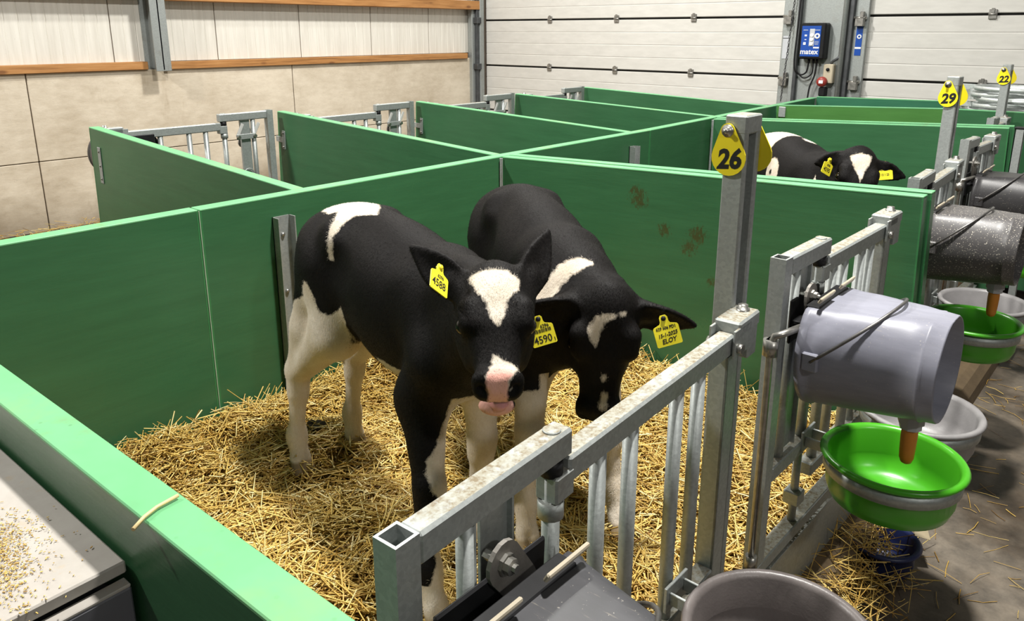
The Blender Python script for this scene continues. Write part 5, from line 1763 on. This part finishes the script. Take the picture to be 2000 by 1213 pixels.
# clump fallen through under the gate
n = 380
x = -0.505 + rng.normal(0, 0.060, n)
y = 2.03 + rng.normal(0, 0.16, n)
ln = rng.uniform(0.05, 0.20, n)
pit = rng.normal(0, 0.5, n)
z = 0.03 + 0.13 * rng.random(n) * np.exp(-((x + 0.53) / 0.10) ** 2)
z = np.maximum(z, 0.006 + np.abs(np.sin(pit)) * ln / 2)
o = straws('straw_clump', np.stack([x, y, z], 1), rng.uniform(0, 2 * PI, n), pit, ln, rng.uniform(0.001, 0.002, n), np.clip(rng.normal(0.5, 0.2, n), 0, 1))
tag(o, 'clump of straw spilled on the floor below the green bowl', 'straw', kind='stuff')
n = 520
x = -0.50 + np.abs(rng.normal(0, 0.45, n))
y = rng.uniform(0.9, 6.0, n)
ln = rng.uniform(0.02, 0.11, n)
o = straws('aisle_straw', np.stack([x, y, np.full(n, 0.004)], 1), rng.uniform(0, 2 * PI, n), rng.normal(0, 0.015, n), ln, rng.uniform(0.0008, 0.0016, n), np.clip(rng.normal(0.35, 0.2, n), 0, 1))
tag(o, 'stray straw stalks scattered on the dark aisle floor', 'straw', kind='stuff')
# single stalks one can point at
SL = ['longest', 'middle', 'shortest']
def stalk(label, pts, r=0.0022, tone=0.6):
    P = [Vector(p) for p in pts]
    mb = MB().tube(P, r, 6)
    o = mb.build('straw_stalk', m_simple('pale_straw', srgb(206, 184, 132), 0.5))
    return tag(o, label, 'straw stalk')
stalk('single pale straw stalk lying across the nearest green top edge', [(-0.716, 0.246, 1.0745), (-0.727, 0.262, 1.0752), (-0.734, 0.278, 1.0752), (-0.737, 0.302, 1.0758)])
for i, (a, b) in enumerate((((-0.47, 1.66, 0.545), (-0.40, 1.64, 0.538)), ((-0.455, 1.64, 0.542), (-0.395, 1.665, 0.540)), ((-0.46, 1.69, 0.548), (-0.43, 1.62, 0.541)))):
    stalk('%s of three straw stalks in the green bowl under the light grey pail' % SL[i], [a, b], 0.0014)['group'] = 'stalks in the green bowl'
# meal crumbs on the box lid
n = 4200
hx = -0.905 + rng.normal(0, 0.050, n)
hy = 0.135 + rng.normal(0, 0.030, n)
hz = 1.0012 + 0.004 * rng.random(n) * np.exp(-((hx + 0.905) / 0.06) ** 2)
o = straws('meal_crumbs', np.stack([hx, np.minimum(hy, 0.24), hz], 1), rng.uniform(0, 2 * PI, n), rng.normal(0, 0.1, n), rng.uniform(0.001, 0.004, n), rng.uniform(0.0004, 0.0010, n), np.clip(rng.normal(0.55, 0.15, n), 0, 1))
tag(o, 'tan feed crumbs spilled on the cream box lid', 'feed', kind='stuff')
# a few dark dung lumps in the straw
dg = MB()
for k in range(6):
    a = k * 1.1
    M = Matrix.Translation((-1.865 + 0.022 * math.cos(a) * (k > 0), 1.205 + 0.018 * math.sin(a) * (k > 0), 0.372 + 0.004 * (k % 2))) @ Matrix.Diagonal((1.2, 1.0, 0.75, 1))
    dg.lathe([(0.014 * math.sin(PI * i / 6), -0.014 * math.cos(PI * i / 6)) for i in range(7)], 10, M=M)
tag(dg.build('dung_heap', m_simple('dark_dung', srgb(58, 48, 38), 0.6, 0, 0.4, 40, 0.4)), 'small dark dung heap on the straw between the hind hooves', 'dung', kind='stuff')
# scrap of paper beside the straw clump
pz = MB().box((-0.022, -0.03, 0), (0.022, 0.03, 0.0012))
o = pz.build('paper_scrap', m_simple('crumpled_paper', srgb(150, 138, 112), 0.8))
o.location = (-0.40, 2.30, 0.11)
o.rotation_euler = (0.25, 0.2, 0.5)
tag(o, 'small tan paper scrap on the straw by the blue bowl', 'paper')

# ================================================================== LAMPS (out of frame, above the pens; one an added fill)
for i, lo in enumerate(bpy.data.objects):
    pass
for l in [o for o in bpy.data.objects if o.type == 'LIGHT']:
    lp = thing('barn_lamp', ['round high-bay lamp over the aisle', 'round high-bay lamp over the near pens', 'unseen fill lamp added behind the camera on the wall side', 'round high-bay lamp over the far pens'][len([q for q in bpy.data.objects if q.name.startswith('barn_lamp') and q.type == 'EMPTY']) % 4], 'lamp', tuple(l.location), rot=tuple(l.rotation_euler))
    MB().lathe([(0.0, 0.16), (0.08, 0.16), (0.10, 0.08), (0.26, 0.03), (0.27, 0.0), (0.26, 0.004), (0.0, 0.02)], 28).build('housing', M_DARKSTEEL, lp)
    MB().tube([(0, 0, 0.16), (0, 0, 0.30)], 0.012, 8).build('hanger', GALV_CLEAN, lp)
